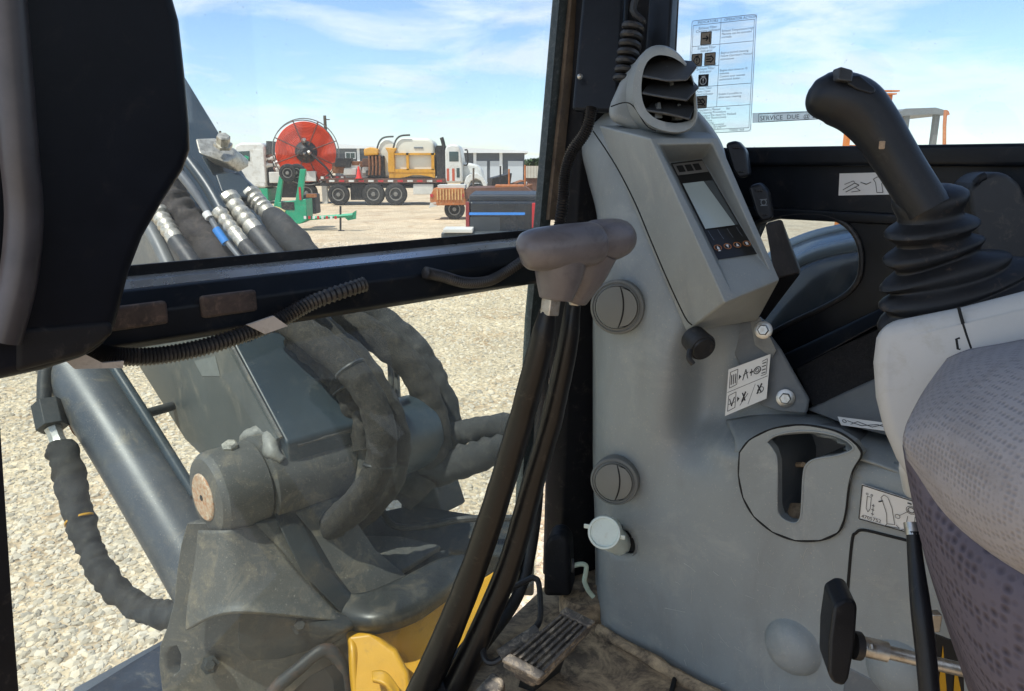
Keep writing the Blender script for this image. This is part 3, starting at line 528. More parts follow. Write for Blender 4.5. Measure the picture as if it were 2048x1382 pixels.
# socket plug, bracket, bolts
plug = thing('socket_plug', 'black rubber cap plugging the power socket under the monitor', 'cap', PD(1408, 715, .80))
pn = (V((.25, -.8, -.28))).normalized()
G().lathe(PD(1404, 694, .81), pn, [(.0145, -.02), (.0155, -.004), (.016, 0), (.0145, .003), (.013, .003), (.012, .005), (0, .006)], 28).mk('cap', RUB, plug)
G().tube([PD(1380, 700, .80), PD(1378, 716, .795), PD(1386, 728, .795)], .003, 8, 4).mk('strap', RUB, plug)
brk = G().prism([PR(1440, 655, .79), PR(1512, 636, .80), PR(1560, 700, .80), PR(1600, 770, .795), PR(1617, 800, .79), PR(1612, 828, .785), PR(1560, 824, .782), PR(1520, 812, .782)], RT * .006).mk('bracket', GRYD, con, bev=.004, seg=3)
def bolt(x, y, r, k, parent, m=STEEL):
    c = PR(x, y, k); n = (-RT * .9 - FW * .35 + UP * .2).normalized()
    G().lathe(c, n, [(r * 1.35, 0), (r * 1.35, .002), (r * 1.0, .003)], 24).mk('washer', m, parent); G().lathe(c, n, [(r * .85, .002), (r * .85, .008), (r * .7, .0095)], 6).mk('bolt', m, parent)
bolt(1571, 796, .0075, .783, brk); bolt(1527, 660, .0075, .793, brk)
G().prism([PR(1500, 640, .795), PR(1520, 634, .795), PR(1552, 700, .79), PR(1544, 716, .79), PR(1510, 690, .79)], RT * .002).mk('clear_tab', mat('clear_tab', (.22, .22, .21), .2, 0, .2, 30), brk)
# rocker switches and strap beside the pod
for L_b, gl_ in (([(1450, 286), (1474, 280), (1492, 300), (1500, 352), (1478, 358), (1466, 340)], 'first'), ([(1496, 372), (1520, 365), (1538, 384), (1546, 438), (1525, 444), (1512, 428)], 'second')):
    d0 = .83 if gl_ == 'first' else .815
    sw = G().prism([PD(x, y, d0) for x, y in L_b], V((.012, .03, 0))).mk('rocker_switch', JOY, label='upper black rocker switch beside the monitor pod' if gl_ == 'first' else 'lower black rocker switch beside the monitor, with white symbol', ctg='switch', group='rocker switches', bev=.004, seg=3)
    cx = sum(p[0] for p in L_b) / 6; cy = sum(p[1] for p in L_b) / 6
    for dy_ in (-24, 24):
        for i in range(3): G().lathe(PD(cx - 4 + 5 * i + dy_ * .2, cy + dy_, d0 - .001), -ray(cx, cy), [(.001, -.001), (.001, .0012), (.0, .0016)], 6).mk('dot', RUB, sw)
    if gl_ == 'second':
        q = Decal([PD(cx - 6, cy - 14, d0 - .0008), PD(cx + 12, cy - 16, d0 - .0008), PD(cx + 14, cy + 14, d0 - .0008), PD(cx - 3, cy + 15, d0 - .0008)], .0003); g = G()
        q.circ(g, .5, .5, .3, .08); q.line(g, [(.1, .3), (.9, .3)], .08); q.line(g, [(.1, .7), (.9, .7)], .08); g.mk('symbol', INKG, sw)
G().prism([PD(1530, 448, .83), PD(1562, 440, .85), PD(1602, 546, .85), PD(1550, 560, .82)], V((.008, .02, 0))).mk('mount_strap', mat('strap_brown', (.05, .042, .038), .55, 0, .4, 30, (.13, .1, .08), .3), con, bev=.003)
G().prism([PD(1552, 556, .83), PD(1600, 548, .85), PD(1530, 640, .87), PD(1512, 628, .86)], V((.008, .02, 0))).mk('mount_strap', BLKM, con)
# ---------------------------------------------------------------- stickers
ind = thing('indicator_sticker', 'clear indicators table sticker on the side window', 'sticker', PR(1440, 268, RW))
q = Decal([PR(1384, 41, RW - .001), PR(1514, 27, RW - .001), PR(1502, 263, RW - .001), PR(1372, 270, RW - .001)], .0006)
FILM = glass('sticker_film_clear', (.95, .97, .98), .16, 6.0, .3, (.8, .82, .84))
g = G(); q.base(g); g.mk('film', FILM, ind)
g = G(); lw = .006
q.line(g, [(.03, .005), (.97, .005), (.995, .02), (.995, .98), (.97, .995), (.03, .995), (.005, .98), (.005, .02), (.03, .005)], lw)
q.line(g, [(.03, .045), (.97, .045), (.97, .965), (.03, .965), (.03, .045)], lw)
for t, u1 in ((.225, .97), (.405, .47), (.58, .97), (.765, .97)): q.line(g, [(.03, t), (u1, t)], lw)
q.line(g, [(.47, .005), (.47, .765)], lw); g.mk('table_lines', INKG, ind)
g = G()
for tx, u, t, sz in (('INDICATORS', .10, .035, .052), ('OPERATOR ACTION', .52, .035, .050), ('Exhaust Filter', .12, .085, .05), ('Cleaning Indicator', .08, .110, .05),
    ('Exhaust Temperature High', .49, .125, .042), ('Machine can be operated', .49, .152, .042), ('normally.', .49, .178, .042), ('Exhaust Filter', .12, .255, .05), ('Indicator', .17, .28, .05), ('Flashing', .28, .395, .045),
    ('Begin a parked cleaning', .49, .31, .042), ("Follow Operator's Manual", .49, .337, .042), ('instructions', .49, .364, .042), ('Engine shut down in 15', .49, .46, .042), ('minutes.', .49, .486, .042), ('Contact your nearest', .49, .512, .042), ('authorized dealer.', .49, .538, .042),
    ('Exhaust Filter', .12, .435, .05), ('Indicator', .17, .46, .05), ('Exhaust Filter', .12, .605, .045), ('Auto Clean', .14, .63, .045), ('Disabled Indicator', .06, .655, .045), ('Enable if possible to', .49, .665, .042), ('allow auto cleaning', .49, .692, .042),
    ("See Operator's Manual       for", .09, .795, .045), ('Parked Cleaning Procedure.', .09, .82, .045), ('Tips to reduce the need for Parked', .09, .845, .045), ('Cleaning (Filter Restriction):', .09, .868, .045), ('Reduce idle time', .09, .89, .045), ('Enable auto cleaning', .09, .91, .04), ('(disable only when necessary)', .09, .928, .04), ('Avoid key off when the exhaust', .09, .945, .04), ('filter cleaning indicator is lit', .09, .96, .04), ('TS0003.1668', .68, .988, .04)):
    q.text(g, tx, u, t, sz * 1.05)
g.mk('print', INKG, ind)
for u, t, kind in ((.25, .165, 0), (.12, .345, 1), (.33, .345, 2), (.24, .525, 3), (.23, .715, 4)):
    a = q.W / q.H; s_ = .082; g = G(); q.rect(g, u - s_, t - s_ * a, u + s_, t + s_ * a, 1.2); ic = g.mk('icon', PANEL if kind == 3 else TAN, ind)
    g = G(); z = lambda x, y: (u + x * s_, t + y * s_ * a)
    if kind != 3: q.line(g, [z(-1, -1), z(1, -1), z(1, 1), z(-1, 1), z(-1, -1)], .012, 1.8)
    if kind == 0: q.line(g, [z(-.7, 0), z(.4, 0)], .018, 1.8); q.line(g, [z(0, -.4), z(.45, 0), z(0, .4)], .018, 1.8); q.line(g, [z(.7, -.7), z(.7, .7)], .014, 1.8)
    elif kind in (1, 3): q.circ(g, u, t + .1 * s_ * a, s_ * .6, .014, 1.8); q.line(g, [z(0, -.3), z(0, .2)], .018, 1.8); q.line(g, [z(0, .35), z(0, .48)], .018, 1.8); q.line(g, [z(-.35, -.65), z(.35, -.65)], .016, 1.8)
    else:
        for yy in (-.4, 0, .4): q.line(g, [z(-.75, yy), z(.15, yy)], .016, 1.8)
        q.line(g, [z(.1, -.6), z(.7, 0), z(.1, .6)], .018, 1.8)
        if kind == 4: q.line(g, [z(-.7, -.7), z(.7, .7)], .014, 1.8)
    g.mk('symbol', WIN if kind == 3 else INK, ic)
srv = thing('service_sticker', 'white service due label strip on the side window', 'sticker', PR(1580, 245, RW))
q = Decal([PR(1505, 226, RW - .0012), PR(1690, 219, RW - .0012), PR(1690, 236, RW - .0012), PR(1505, 246, RW - .0012)], .0006)
g = G(); q.base(g); g.mk('strip', glass('strip_film', (.8, .82, .84), .7, 8.0, .3, (.75, .76, .78)), srv)
g = G(); q.line(g, [(.075, .12), (1, .12)], .006); q.line(g, [(.075, .95), (1, .95)], .006); q.line(g, [(.075, .12), (.075, .95)], .006); q.text(g, 'SERVICE  DUE  @ 2950', .09, .80, .072); g.mk('lettering', INK, srv)
st = thing('wall_sticker', 'white joystick diagram sticker on the black side wall', 'sticker', PR(1735, 390, RW))
q = Decal([PR(1679, 347, RW - .0012), PR(1830, 343, RW - .0012), PR(1830, 388, RW - .0012), PR(1677, 391, RW - .0012)], .0006)
g = G(); q.base(g); g.mk('paper', WHT, st); g = G()
q.line(g, [(.06, .75), (.22, .45), (.28, .55), (.10, .85)], .010); q.line(g, [(.08, .5), (.2, .35), (.22, .42)], .008); q.line(g, [(.18, .85), (.30, .80), (.22, .62)], .008); q.line(g, [(.30, .42), (.38, .52), (.44, .42)], .010)
q.line(g, [(.52, .90), (.50, .45), (.47, .30), (.52, .2), (.60, .22), (.62, .35), (.58, .5), (.60, .90), (.52, .90)], .008); q.line(g, [(.62, .2), (.70, .1)], .008); q.line(g, [(.72, .32), (.95, .45), (.95, .62), (.74, .42)], .008); q.text(g, 'YD00000', .82, .93, .05); g.mk('print', INK, st)
s1 = thing('pictogram_sticker', 'torn white safety pictogram sticker on the console bracket', 'sticker', PR(1490, 832, .775))
q = Decal([PR(1457, 739, .7665), PR(1541, 708, .779), PR(1533, 797, .771), PR(1450, 832, .7605)], .0008)
g = G(); q.base(g); g.mk('paper', WHT, s1); g = G()
q.line(g, [(.02, .5), (.98, .48)], .01); q.line(g, [(.06, .08), (.24, .07), (.24, .40), (.06, .42), (.06, .08)], .012); q.line(g, [(.06, .58), (.24, .56), (.24, .9), (.06, .92), (.06, .58)], .012)
for u in (.10, .15, .20): q.line(g, [(u, .15), (u, .36)], .02)
q.line(g, [(.09, .66), (.15, .84), (.21, .66)], .02); q.line(g, [(.07, .78), (.23, .77)], .012)
for t in (.26, .74): g.add([q.at(.28, t - .06), q.at(.28, t + .06), q.at(.34, t)], [(0, 1, 2)])
q.line(g, [(.38, .36), (.44, .14), (.50, .36)], .02); q.line(g, [(.38, .25), (.50, .22)], .015); q.rect(g, .54, .23, .62, .27); q.rect(g, .57, .18, .59, .33); q.circ(g, .72, .26, .08, .02); q.circ(g, .72, .26, .04, .015); q.line(g, [(.82, .1), (.94, .08), (.94, .42), (.82, .42)], .012)
for t in (.15, .22, .30, .37): q.line(g, [(.83, t), (.92, t)], .02)
q.line(g, [(.40, .64), (.48, .84)], .03); q.line(g, [(.48, .64), (.40, .84)], .03); q.line(g, [(.36, .9), (.54, .7)], .012); q.line(g, [(.56, .95), (.70, .55)], .008); q.circ(g, .84, .74, .07, .015); q.line(g, [(.76, .6), (.86, .8)], .03); q.line(g, [(.86, .6), (.76, .8)], .03); g.mk('print', INK, s1)
s2 = thing('diagram_sticker', 'white sticker with control lever drawings beside the cup holder', 'sticker', PR(1770, 1055, CR))
q = Decal([PR(1724, 968, .7195), PR(1862, 1012, .7195), PR(1857, 1077, .7195), PR(1717, 1038, .7195)], .0008)
g = G(); q.base(g); g.mk('paper', WHT, s2); g = G()
q.line(g, [(.01, .02), (.99, .02), (.99, .98), (.01, .98), (.01, .02)], .016); q.text(g, '4705752', .04, .93, .085)
q.line(g, [(.10, .28), (.16, .28), (.16, .62), (.13, .72), (.10, .62), (.10, .28)], .008); q.circ(g, .095, .22, .015, .008); q.circ(g, .165, .22, .015, .008); q.line(g, [(.20, .45), (.20, .8)], .006)
for t in (.5, .62, .74): q.line(g, [(.18, t), (.22, t)], .012)
q.line(g, [(.42, .9), (.40, .6), (.33, .3), (.30, .2), (.34, .1), (.40, .14), (.47, .4), (.53, .86), (.42, .9), (.40, .97), (.60, .93), (.55, .86)], .008); q.line(g, [(.27, .34), (.33, .28)], .02)
q.circ(g, .56, .6, .035, .008); q.line(g, [(.59, .55), (.70, .36)], .007); q.circ(g, .74, .30, .07, .008); q.circ(g, .74, .30, .045, .012); q.line(g, [(.68, .12), (.74, .12)], .02); q.line(g, [(.77, .12), (.83, .12)], .02); q.line(g, [(.70, .50), (.68, .9), (.62, .97), (.86, .97), (.80, .9), (.80, .45)], .008); g.mk('print', INK, s2)
s3 = thing('ledge_sticker', 'narrow white sticker on the ledge behind the cup holder', 'sticker', PR(1720, 850, .755))
q = Decal([PR(1675, 833, .752), PR(1790, 848, .752), PR(1790, 864, .746), PR(1682, 850, .746)], .0008)
g = G(); q.base(g); g.mk('paper', WHT, s3); g = G(); q.circ(g, .1, .5, .035, .012); q.line(g, [(.16, .4), (.4, .8), (.7, .4), (.9, .7)], .012); q.line(g, [(.2, .8), (.35, .35), (.6, .8), (.8, .3)], .012); g.mk('print', INK, s3)
# washer filler and tube
wf_ = thing('washer_filler', 'milky white washer bottle cap in dark console pocket', 'cap', PR(1210, 1100, .71))
fn = (V((-.28, -.85, .38))).normalized()
fc = PD(1209, 1065, .905); G().lathe(fc, fn, [(.0175, -.03), (.0175, -.004), (.0195, -.003), (.0205, .001), (.0195, .004), (.0172, .004), (.0165, .0015), (0, .002)], 32).mk('cap', CUP, wf_)
ax = UP.cross(fn).normalized()
for s_, m_ in ((-1, .6), (1, -.35)): G().box(fc + ax * s_ * .0215 + UP * .008 * m_, ax * .004, UP * .003, fn * .0015).mk('tab', CUP, wf_, bev=.001, seg=2)
G().tube([PD(1208, 1068, .92), PD(1230, 1080, .96), PD(1250, 1090, 1.0)], .017, 14, 4).mk('neck', CUP, wf_)
wt = thing('washer_tube', 'thin milky green washer tube beside the console edge', 'tube', PD(1180, 1190, .97))
G().tube([PD(x, y, .965) for x, y in ((1148, 1131), (1162, 1128), (1172, 1132), (1171, 1148), (1169, 1162), (1176, 1180), (1187, 1194))], .0032, 8, 6).mk('hose', CLEAR, wt)
G().lathe(PD(1148, 1131, .967), (-1, 0, 0), [(.009, 0), (.009, .003)], 16).mk('grommet', RUB, wt)
# ================================================================ TRAVEL LEVERS
def lever(label, rodpath, rr, gripc, gr, nut, neck):
    t = thing('travel_lever', label, 'lever', PD(*rodpath[-1]), 'travel levers')
    G().tube(ptd(rodpath), rr, 14, 8, wr=.04).mk('rod', LEV, t, sharp=80)
    G().tube(ptd(gripc), gr, 20, 8, flat=.92).mk('grip', GRIP, t, sharp=80)
    G().tube(ptd(neck[0]), neck[1], 18, 6).mk('neck', GRIP, t, sharp=80)
    a, b = PD(*nut[0]), PD(*nut[1]); G().tube([a, b], nut[2], 6, 1).mk('nut', STEEL, t, bev=.001, seg=2)
lever('left travel lever with worn grey grip and black rubber rod', [(1095, 622, .735), (1082, 690, .745), (1045, 830, .775), (1000, 980, .81), (950, 1130, .85), (890, 1280, .88), (835, 1400, .90)],
      [.0085, .0125, .0135, .0145, .0155, .017, .0185], [(1036, 505, .70), (1042, 503, .70), (1062, 500, .702), (1110, 496, .708), (1160, 490, .722), (1186, 487, .732), (1196, 486, .735), (1200, 486, .736)],
      [.002, .0145, .021, .0235, .0235, .0225, .015, .003], ((1104, 588, .73), (1099, 628, .735), .0105), ([(1122, 510, .72), (1118, 550, .725), (1112, 597, .73)], [.0255, .0235, .0165]))
lever('right travel lever with worn grey grip and black rubber rod', [(1146, 604, .775), (1135, 690, .785), (1105, 830, .81), (1062, 980, .84), (1018, 1130, .87), (955, 1280, .89), (897, 1400, .905)],
      [.008, .011, .012, .013, .014, .015, .0165], [(1168, 486, .738), (1174, 486, .739), (1190, 484, .744), (1215, 480, .752), (1240, 476, .760), (1256, 474, .765), (1263, 473, .767)],
      [.004, .018, .0235, .0235, .021, .0145, .002], ((1152, 585, .77), (1148, 608, .774), .0085), ([(1188, 500, .75), (1166, 548, .756), (1146, 598, .766)], [.0245, .0225, .015]))
# ================================================================ PEDAL
pd_ = thing('travel_pedal', 'dirty ribbed rubber travel pedal on the cab floor', 'pedal', PH(1095, 1350, FLH), 'travel pedals')
a, b, c, d = PD(1127, 1222, .895), PD(1186, 1252, .885), PD(1080, 1362, .825), PD(1006, 1322, .84)
nrm = (b - a).cross(d - a).normalized(); nrm = nrm if nrm.z > 0 else -nrm
G().hexa([a, b, c, d], [p - nrm * .016 for p in (a, b, c, d)]).mk('plate', PED, pd_, bev=.004)
e1 = (b - a); 
for i in range(6):
    k = .10 + i * .16; s0 = a + e1 * k; s1_ = d + (c - d) * k; L0 = s0 + (s1_ - s0) * .10; L1 = s0 + (s1_ - s0) * .90; w_ = e1.normalized() * .0028
    G().hexa([L0 - w_, L0 + w_, L1 + w_, L1 - w_], [p + nrm * .0065 for p in (L0 - w_ * .5, L0 + w_ * .5, L1 + w_ * .5, L1 - w_ * .5)]).mk('rib', PED, pd_)
for k in (.03, .965):
    s0, s1_ = a + (d - a) * k, b + (c - b) * k; w_ = (d - a).normalized() * .006
    G().hexa([s0 - w_, s1_ - w_, s1_ + w_, s0 + w_], [p + nrm * .008 for p in (s0 - w_, s1_ - w_, s1_ + w_, s0 + w_)]).mk('end_lip', PED, pd_, bev=.002, seg=2)
m_ = (a + b + c + d) / 4
G().box(m_ - nrm * .032, e1 * .36, (d - a) * .38, nrm * .016).mk('block', PED, pd_, bev=.004)
G().box(m_ - nrm * .08, e1 * .25, (d - a) * .25, nrm * .045).mk('stem', CASTD, pd_)
p2_ = thing('travel_pedal', 'second pedal edge peeking beside the black lever rods', 'pedal', PH(960, 1400, FLH), 'travel pedals')
a, b, c, d = PD(985, 1338, .86), PD(1012, 1358, .85), PD(985, 1420, .81), PD(915, 1415, .82)
G().hexa([a, b, c, d], [p - UP * .02 for p in (a, b, c, d)]).mk('plate', PED, p2_, bev=.005); G().box((a + b + c + d) / 4 - UP * .055, V((.015, 0, 0)), V((0, .015, 0)), UP * .036).mk('stem', CASTD, p2_)
lp = thing('pedal_guard', 'bent black wire loop standing beside the ribbed pedal', 'guard', PD(985, 1335, .87))
G().tube(ptd([(1062, 1262, .885), (1076, 1248, .89), (1081, 1225, .90), (1078, 1170, .925), (1070, 1157, .93), (1055, 1160, .93), (985, 1198, .92), (968, 1212, .915), (964, 1240, .905), (966, 1300, .88), (974, 1322, .87), (990, 1324, .868), (1012, 1310, .87)]), .0038, 8, 6).mk('loop', RUB, lp)
G().tube(ptd([(1000, 1312, .868), (1076, 1262, .885)]), .0085, 12, 3).mk('hinge_tube', PED, lp)
# ================================================================ ARMREST CONSOLE, JOYSTICK
arm = thing('armrest_console', 'light grey armrest console carrying the black joystick', 'armrest', PD(1900, 980, .64))
ar = [(1757, 640), (1800, 632), (1920, 608), (2048, 575), (2240, 530), (2300, 1050), (1860, 1000), (1818, 962), (1788, 915), (1762, 855), (1746, 790), (1741, 720), (1747, 670)]
G().prism([PD(x, y + 6, .565 + (1950 - x) * .0002) for x, y in ar], V((.125, .17, -.035))).mk('body', ARM, arm, bev=.015, seg=5)
G().tube([PD(x, y, .5625 + (1950 - x) * .0002) for x, y in ((1917, 614), (1924, 640), (1934, 672), (1946, 706))], .0012, 6, 4).mk('seam', SEAM, arm)
G().tube([PD(x, y, .5625 + (1950 - x) * .0002) for x, y in ((1920, 676), (1913, 678), (1916, 698), (1921, 698))], .0011, 6, 1).mk('slot', SEAM, arm)
G().prism([PD(1790, 905, .66), PD(1850, 905, .66), PD(1850, 975, .665), PD(1800, 950, .665)], V((.04, .05, -.06))).mk('support', mat('support_white', (.6, .62, .62), .5, 0, .05), arm, bev=.01)
jy = thing('joystick', 'black right hand joystick with thumb switch and rubber boot', 'joystick', PD(1900, 630, .66))
JD = .625; px = JD / FPX
path = [(1615, 186, 8), (1622, 188, 30), (1640, 192, 45), (1672, 196, 56), (1712, 212, 58), (1748, 250, 52), (1778, 295, 48), (1806, 340, 46), (1832, 382, 46), (1856, 420, 46)]
G().tube([PD(x, y, JD + .02 * (1 - (x - 1616) / 230)) for x, y, r in path], [r * px for x, y, r in path], 22, 7, flat=.95).mk('handle', JOY, jy, sharp=80)
G().prism([PD(1692, 150, JD - .01), PD(1722, 148, JD - .012), (PD(1756, 178, JD - .012)), PD(1748, 190, JD - .014), PD(1716, 178, JD - .014), PD(1694, 166, JD - .012)], V((0, .03, -.004))).mk('switch_plate', JOY, jy, bev=.003)
G().prism([PD(1676, 160, JD - .016), PD(1680, 132, JD - .012), PD(1708, 140, JD - .012), PD(1706, 164, JD - .016)], V((.002, .02, 0))).mk('thumb_button', VENTD, jy, bev=.002, seg=2)
G().box(PD(1764, 290, JD - .0305), V((.0024, 0, 0)), V((0, .0008, 0)), V((0, 0, .0032))).mk('chip_mark', mat('chip', (.4, .28, .18), .8, 0, .3, 300), jy, bev=.001, seg=2)
# boot: stacked folds
bt = [(1846, 372, 48, 0), (1858, 384, 66, 1), (1862, 398, 74, 1), (1858, 420, 72, 0), (1862, 436, 64, 0), (1862, 446, 84, 1), (1864, 458, 94, 1), (1866, 470, 84, 0), (1868, 480, 72, 0), (1866, 492, 94, 1), (1866, 504, 102, 1), (1872, 515, 92, 0), (1878, 521, 86, 0),
      (1884, 530, 118, 1), (1890, 543, 134, 1), (1898, 552, 126, 0), (1902, 556, 124, 0), (1908, 563, 146, 1), (1912, 575, 158, 1), (1916, 583, 150, 0), (1918, 588, 148, 0), (1922, 595, 164, 1), (1924, 607, 170, 1), (1927, 614, 163, 0), (1928, 619, 163, 0), (1930, 626, 174, 1), (1932, 646, 177, 1), (1932, 660, 172, 0)]
R = []; xr = V((math.cos(rad(13)), 0, math.sin(rad(13)))); dr = V((0, .97, .12))
for x, y, r_, k in bt:
    tl = rad(11 + 7 * min(1, max(0, (y - 450) / 100))); xr = V((math.cos(tl), 0, math.sin(tl))); c0 = PD(x, y, .632); rr = (r_ + (3 if k else -7)) * .632 / FPX
    R.append([c0 + xr * rr * math.cos(i * 2 * math.pi / 36) + dr * rr * (.42 if y > 525 else .8 - .38 * max(0, (y - 430) / 95)) * math.sin(i * 2 * math.pi / 36) + UP * (.0022 * math.sin(2 * i * 2 * math.pi / 36 + y * .08) if y > 500 else 0) for i in range(36)])
G().rings(R).mk('boot', BOOT, jy, sharp=80, sub=1)
rb = [(1938, 378), (1956, 354), (1990, 342), (2020, 348), (2042, 368), (2062, 410), (2085, 520), (2080, 560), (1970, 560), (1952, 480)]
lv2 = thing('lock_lever', 'rounded black padded lever behind the joystick boot', 'lever', PD(2000, 560, .80))
G().prism([PD(x, y, .69) for x, y in rb], V((.01, .05, 0))).mk('pad', RUB, lv2, bev=.014, seg=5)
G().tube([PD(1950, 366, .688), PD(1958, 357, .686), PD(1968, 352, .686)], .004, 8, 4).mk('button', JOY, lv2)
# ================================================================ SEAT
seat = thing('operator_seat', 'grey mesh fabric operator seat cushion at lower right', 'seat', PD(2000, 1400, .5))
top = [[(2250, 640, .50), (2120, 672, .50), (2010, 694, .52), (1940, 706, .55), (1900, 722, .57)],
       [(2260, 720, .40), (2120, 735, .42), (2000, 745, .455), (1900, 765, .50), (1856, 784, .53)],
       [(2270, 860, .36), (2130, 870, .38), (2000, 868, .41), (1880, 850, .46), (1822, 848, .50)],
       [(2270, 1030, .355), (2130, 1030, .37), (2000, 1000, .40), (1890, 950, .45), (1814, 876, .49)],
       [(2270, 1150, .37), (2130, 1140, .38), (2010, 1090, .41), (1900, 1010, .455), (1820, 905, .495)],
       [(2270, 1196, .39), (2130, 1178, .40), (2010, 1120, .425), (1900, 1030, .465), (1822, 915, .50)]]
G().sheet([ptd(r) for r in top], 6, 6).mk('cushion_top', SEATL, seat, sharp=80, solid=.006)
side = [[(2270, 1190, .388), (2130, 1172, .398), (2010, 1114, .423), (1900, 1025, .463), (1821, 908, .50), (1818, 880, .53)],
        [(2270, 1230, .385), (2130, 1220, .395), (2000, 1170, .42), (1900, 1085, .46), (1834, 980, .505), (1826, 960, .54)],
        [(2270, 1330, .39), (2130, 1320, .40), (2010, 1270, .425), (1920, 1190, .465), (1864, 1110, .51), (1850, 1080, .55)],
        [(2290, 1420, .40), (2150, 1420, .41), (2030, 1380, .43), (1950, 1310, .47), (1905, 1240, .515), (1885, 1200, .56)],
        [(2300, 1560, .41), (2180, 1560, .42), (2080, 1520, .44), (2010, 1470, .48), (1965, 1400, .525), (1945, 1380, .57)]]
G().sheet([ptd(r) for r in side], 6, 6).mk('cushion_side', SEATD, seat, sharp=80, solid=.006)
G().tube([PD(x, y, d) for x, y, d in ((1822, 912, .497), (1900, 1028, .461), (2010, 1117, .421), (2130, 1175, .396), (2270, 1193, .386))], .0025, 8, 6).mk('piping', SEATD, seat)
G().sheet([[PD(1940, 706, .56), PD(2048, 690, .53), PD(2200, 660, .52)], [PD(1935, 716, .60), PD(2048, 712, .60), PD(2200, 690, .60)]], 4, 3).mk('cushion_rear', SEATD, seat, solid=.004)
tl_ = thing('tilt_lever', 'glossy black flat bar lever hanging beside the seat cushion', 'lever', PD(1850, 1400, .53))
G().tube(ptd([(1826, 1062, .545), (1832, 1130, .54), (1842, 1220, .53), (1852, 1310, .525), (1862, 1420, .52)]), [.0045, .0055, .0068, .0068, .0068], 14, 6).mk('bar', JOY, tl_, sharp=80)
G().tube(ptd([(1822, 1045, .548), (1826, 1070, .545)]), .0052, 12, 2).mk('end_clip', STEEL, tl_)
kn = thing('adjuster_knob', 'black adjuster knob on a worn steel shaft below the seat', 'knob', PD(1690, 1370, .60))
ko = [(1668, 1212), (1690, 1199), (1708, 1201), (1716, 1214), (1711, 1290), (1698, 1360), (1688, 1375), (1666, 1368), (1657, 1350), (1659, 1280)]
G().prism([PD(x, y, .60) for x, y in ko], V((.006, .035, 0))).mk('knob', JOY, kn, bev=.006, seg=4)
G().tube(ptd([(1706, 1290, .615), (1720, 1292, .615)]), .0115, 14, 2).mk('collar', RUB, kn)
G().tube(ptd([(1716, 1290, .615), (1775, 1304, .61)]), [.0082, .0082], 14, 3).mk('sleeve', STEEL, kn)
G().tube(ptd([(1770, 1303, .61), (1850, 1322, .605), (1960, 1348, .60)]), .0055, 12, 4).mk('shaft', STEEL, kn)
G().tube(ptd([(1742, 1287, .604), (1744, 1297, .603)]), .002, 8, 2).mk('pin', STEEL, kn)
hz = thing('hazard_label', 'yellow and black striped warning label under the seat', 'label', PD(1890, 1400, .66))
G().prism(ptd([(1872, 1270, .66), (1925, 1290, .66), (1930, 1420, .66), (1868, 1420, .66)]), V((0, .003, 0))).mk('plate', PANEL, hz)
q = Decal(ptd([(1872, 1270, .6595), (1925, 1290, .6595), (1930, 1420, .6595), (1868, 1420, .6595)]), .0006); g = G()
g.add([q.at(.25, .1), q.at(.05, 1), q.at(.45, 1)], [(0, 1, 2)]); g.add([q.at(.7, .3), q.at(.6, .9), q.at(.95, .9)], [(0, 1, 2)]); g.mk('stripe', YEL, hz)
G().box(PD(1868, 1242, .60), V((.004, 0, 0)), V((0, .004, 0)), V((0, 0, .008))).mk('seat_latch', STEEL, label='small steel latch between the black bar and seat', ctg='latch', bev=.001, seg=2)
# ================================================================ EXCAVATOR FRONT END (outside the windshield)
# ---- swing post casting and pivot pin
sw = thing('swing_post', 'grey cast swing post with rusty pivot pin outside windshield', 'casting', PD(500, 1400, 1.35))
bd = [(372, 1046), (530, 1046), (560, 1090), (610, 1160), (690, 1225), (700, 1260), (660, 1300), (650, 1420), (330, 1420), (322, 1380), (316, 1330), (318, 1292), (334, 1250), (346, 1205), (352, 1140), (360, 1090)]
earh = [(330, 1310), (340, 1294), (352, 1292), (360, 1310), (358, 1340), (346, 1352), (334, 1340)]
G().prism([PD(x, y, 1.28 + (y - 1046) * .00016) for x, y in bd], RT * .15, [[PD(x, y, 1.28 + (y - 1046) * .00016) for x, y in earh]]).mk('body', CAST, sw, bev=.018, seg=4)
G().sheet([[PD(400, 1060, 1.27), PD(455, 1060, 1.245), PD(520, 1050, 1.29)], [PD(392, 1130, 1.275), PD(465, 1150, 1.235), PD(575, 1120, 1.29)], [PD(380, 1200, 1.285), PD(475, 1205, 1.225), PD(640, 1195, 1.29)], [PD(375, 1260, 1.295), PD(470, 1225, 1.215), PD(690, 1245, 1.29)]], 8, 8).mk('rib', CAST, sw, solid=.008)
G().prism([PD(470, 1212, 1.235), PD(560, 1228, 1.25), PD(690, 1262, 1.27), PD(640, 1300, 1.28), PD(560, 1320, 1.27), PD(500, 1330, 1.25), PD(470, 1300, 1.24)], RT * .05).mk('lower_lug', CASTD, sw, bev=.02, seg=4)
G().tube(ptd([(500, 1450, 1.235), (545, 1385, 1.235), (600, 1335, 1.245), (650, 1300, 1.26), (684, 1335, 1.27), (695, 1430, 1.27)]), [.013, .012, .011, .012, .013, .014], 12, 6, wr=.1).mk('arch', mat('casting_rusty', (.022, .024, .026), .6, 0, .35, 9, (.11, .055, .03), .4, .3, 60), sw, sharp=80)
G().prism([PD(x, y, 1.245) for x, y in ((545, 1440), (572, 1395), (620, 1352), (650, 1338), (666, 1360), (676, 1440))], RT * .04).mk('cavity_shade', SEAM, sw)  # black slab before the casting paints the shade of its cavity
G().prism([PD(536, 946, 1.34), PD(565, 950, 1.38), (PD(612, 1050, 1.40)), PD(650, 1130, 1.41), PD(730, 1225, 1.42), PD(690, 1240, 1.30), PD(600, 1150, 1.28), PD(548, 1040, 1.29)], RT * .04).mk('web', CASTD, sw, bev=.008)
pc = PD(412, 993, 1.27)
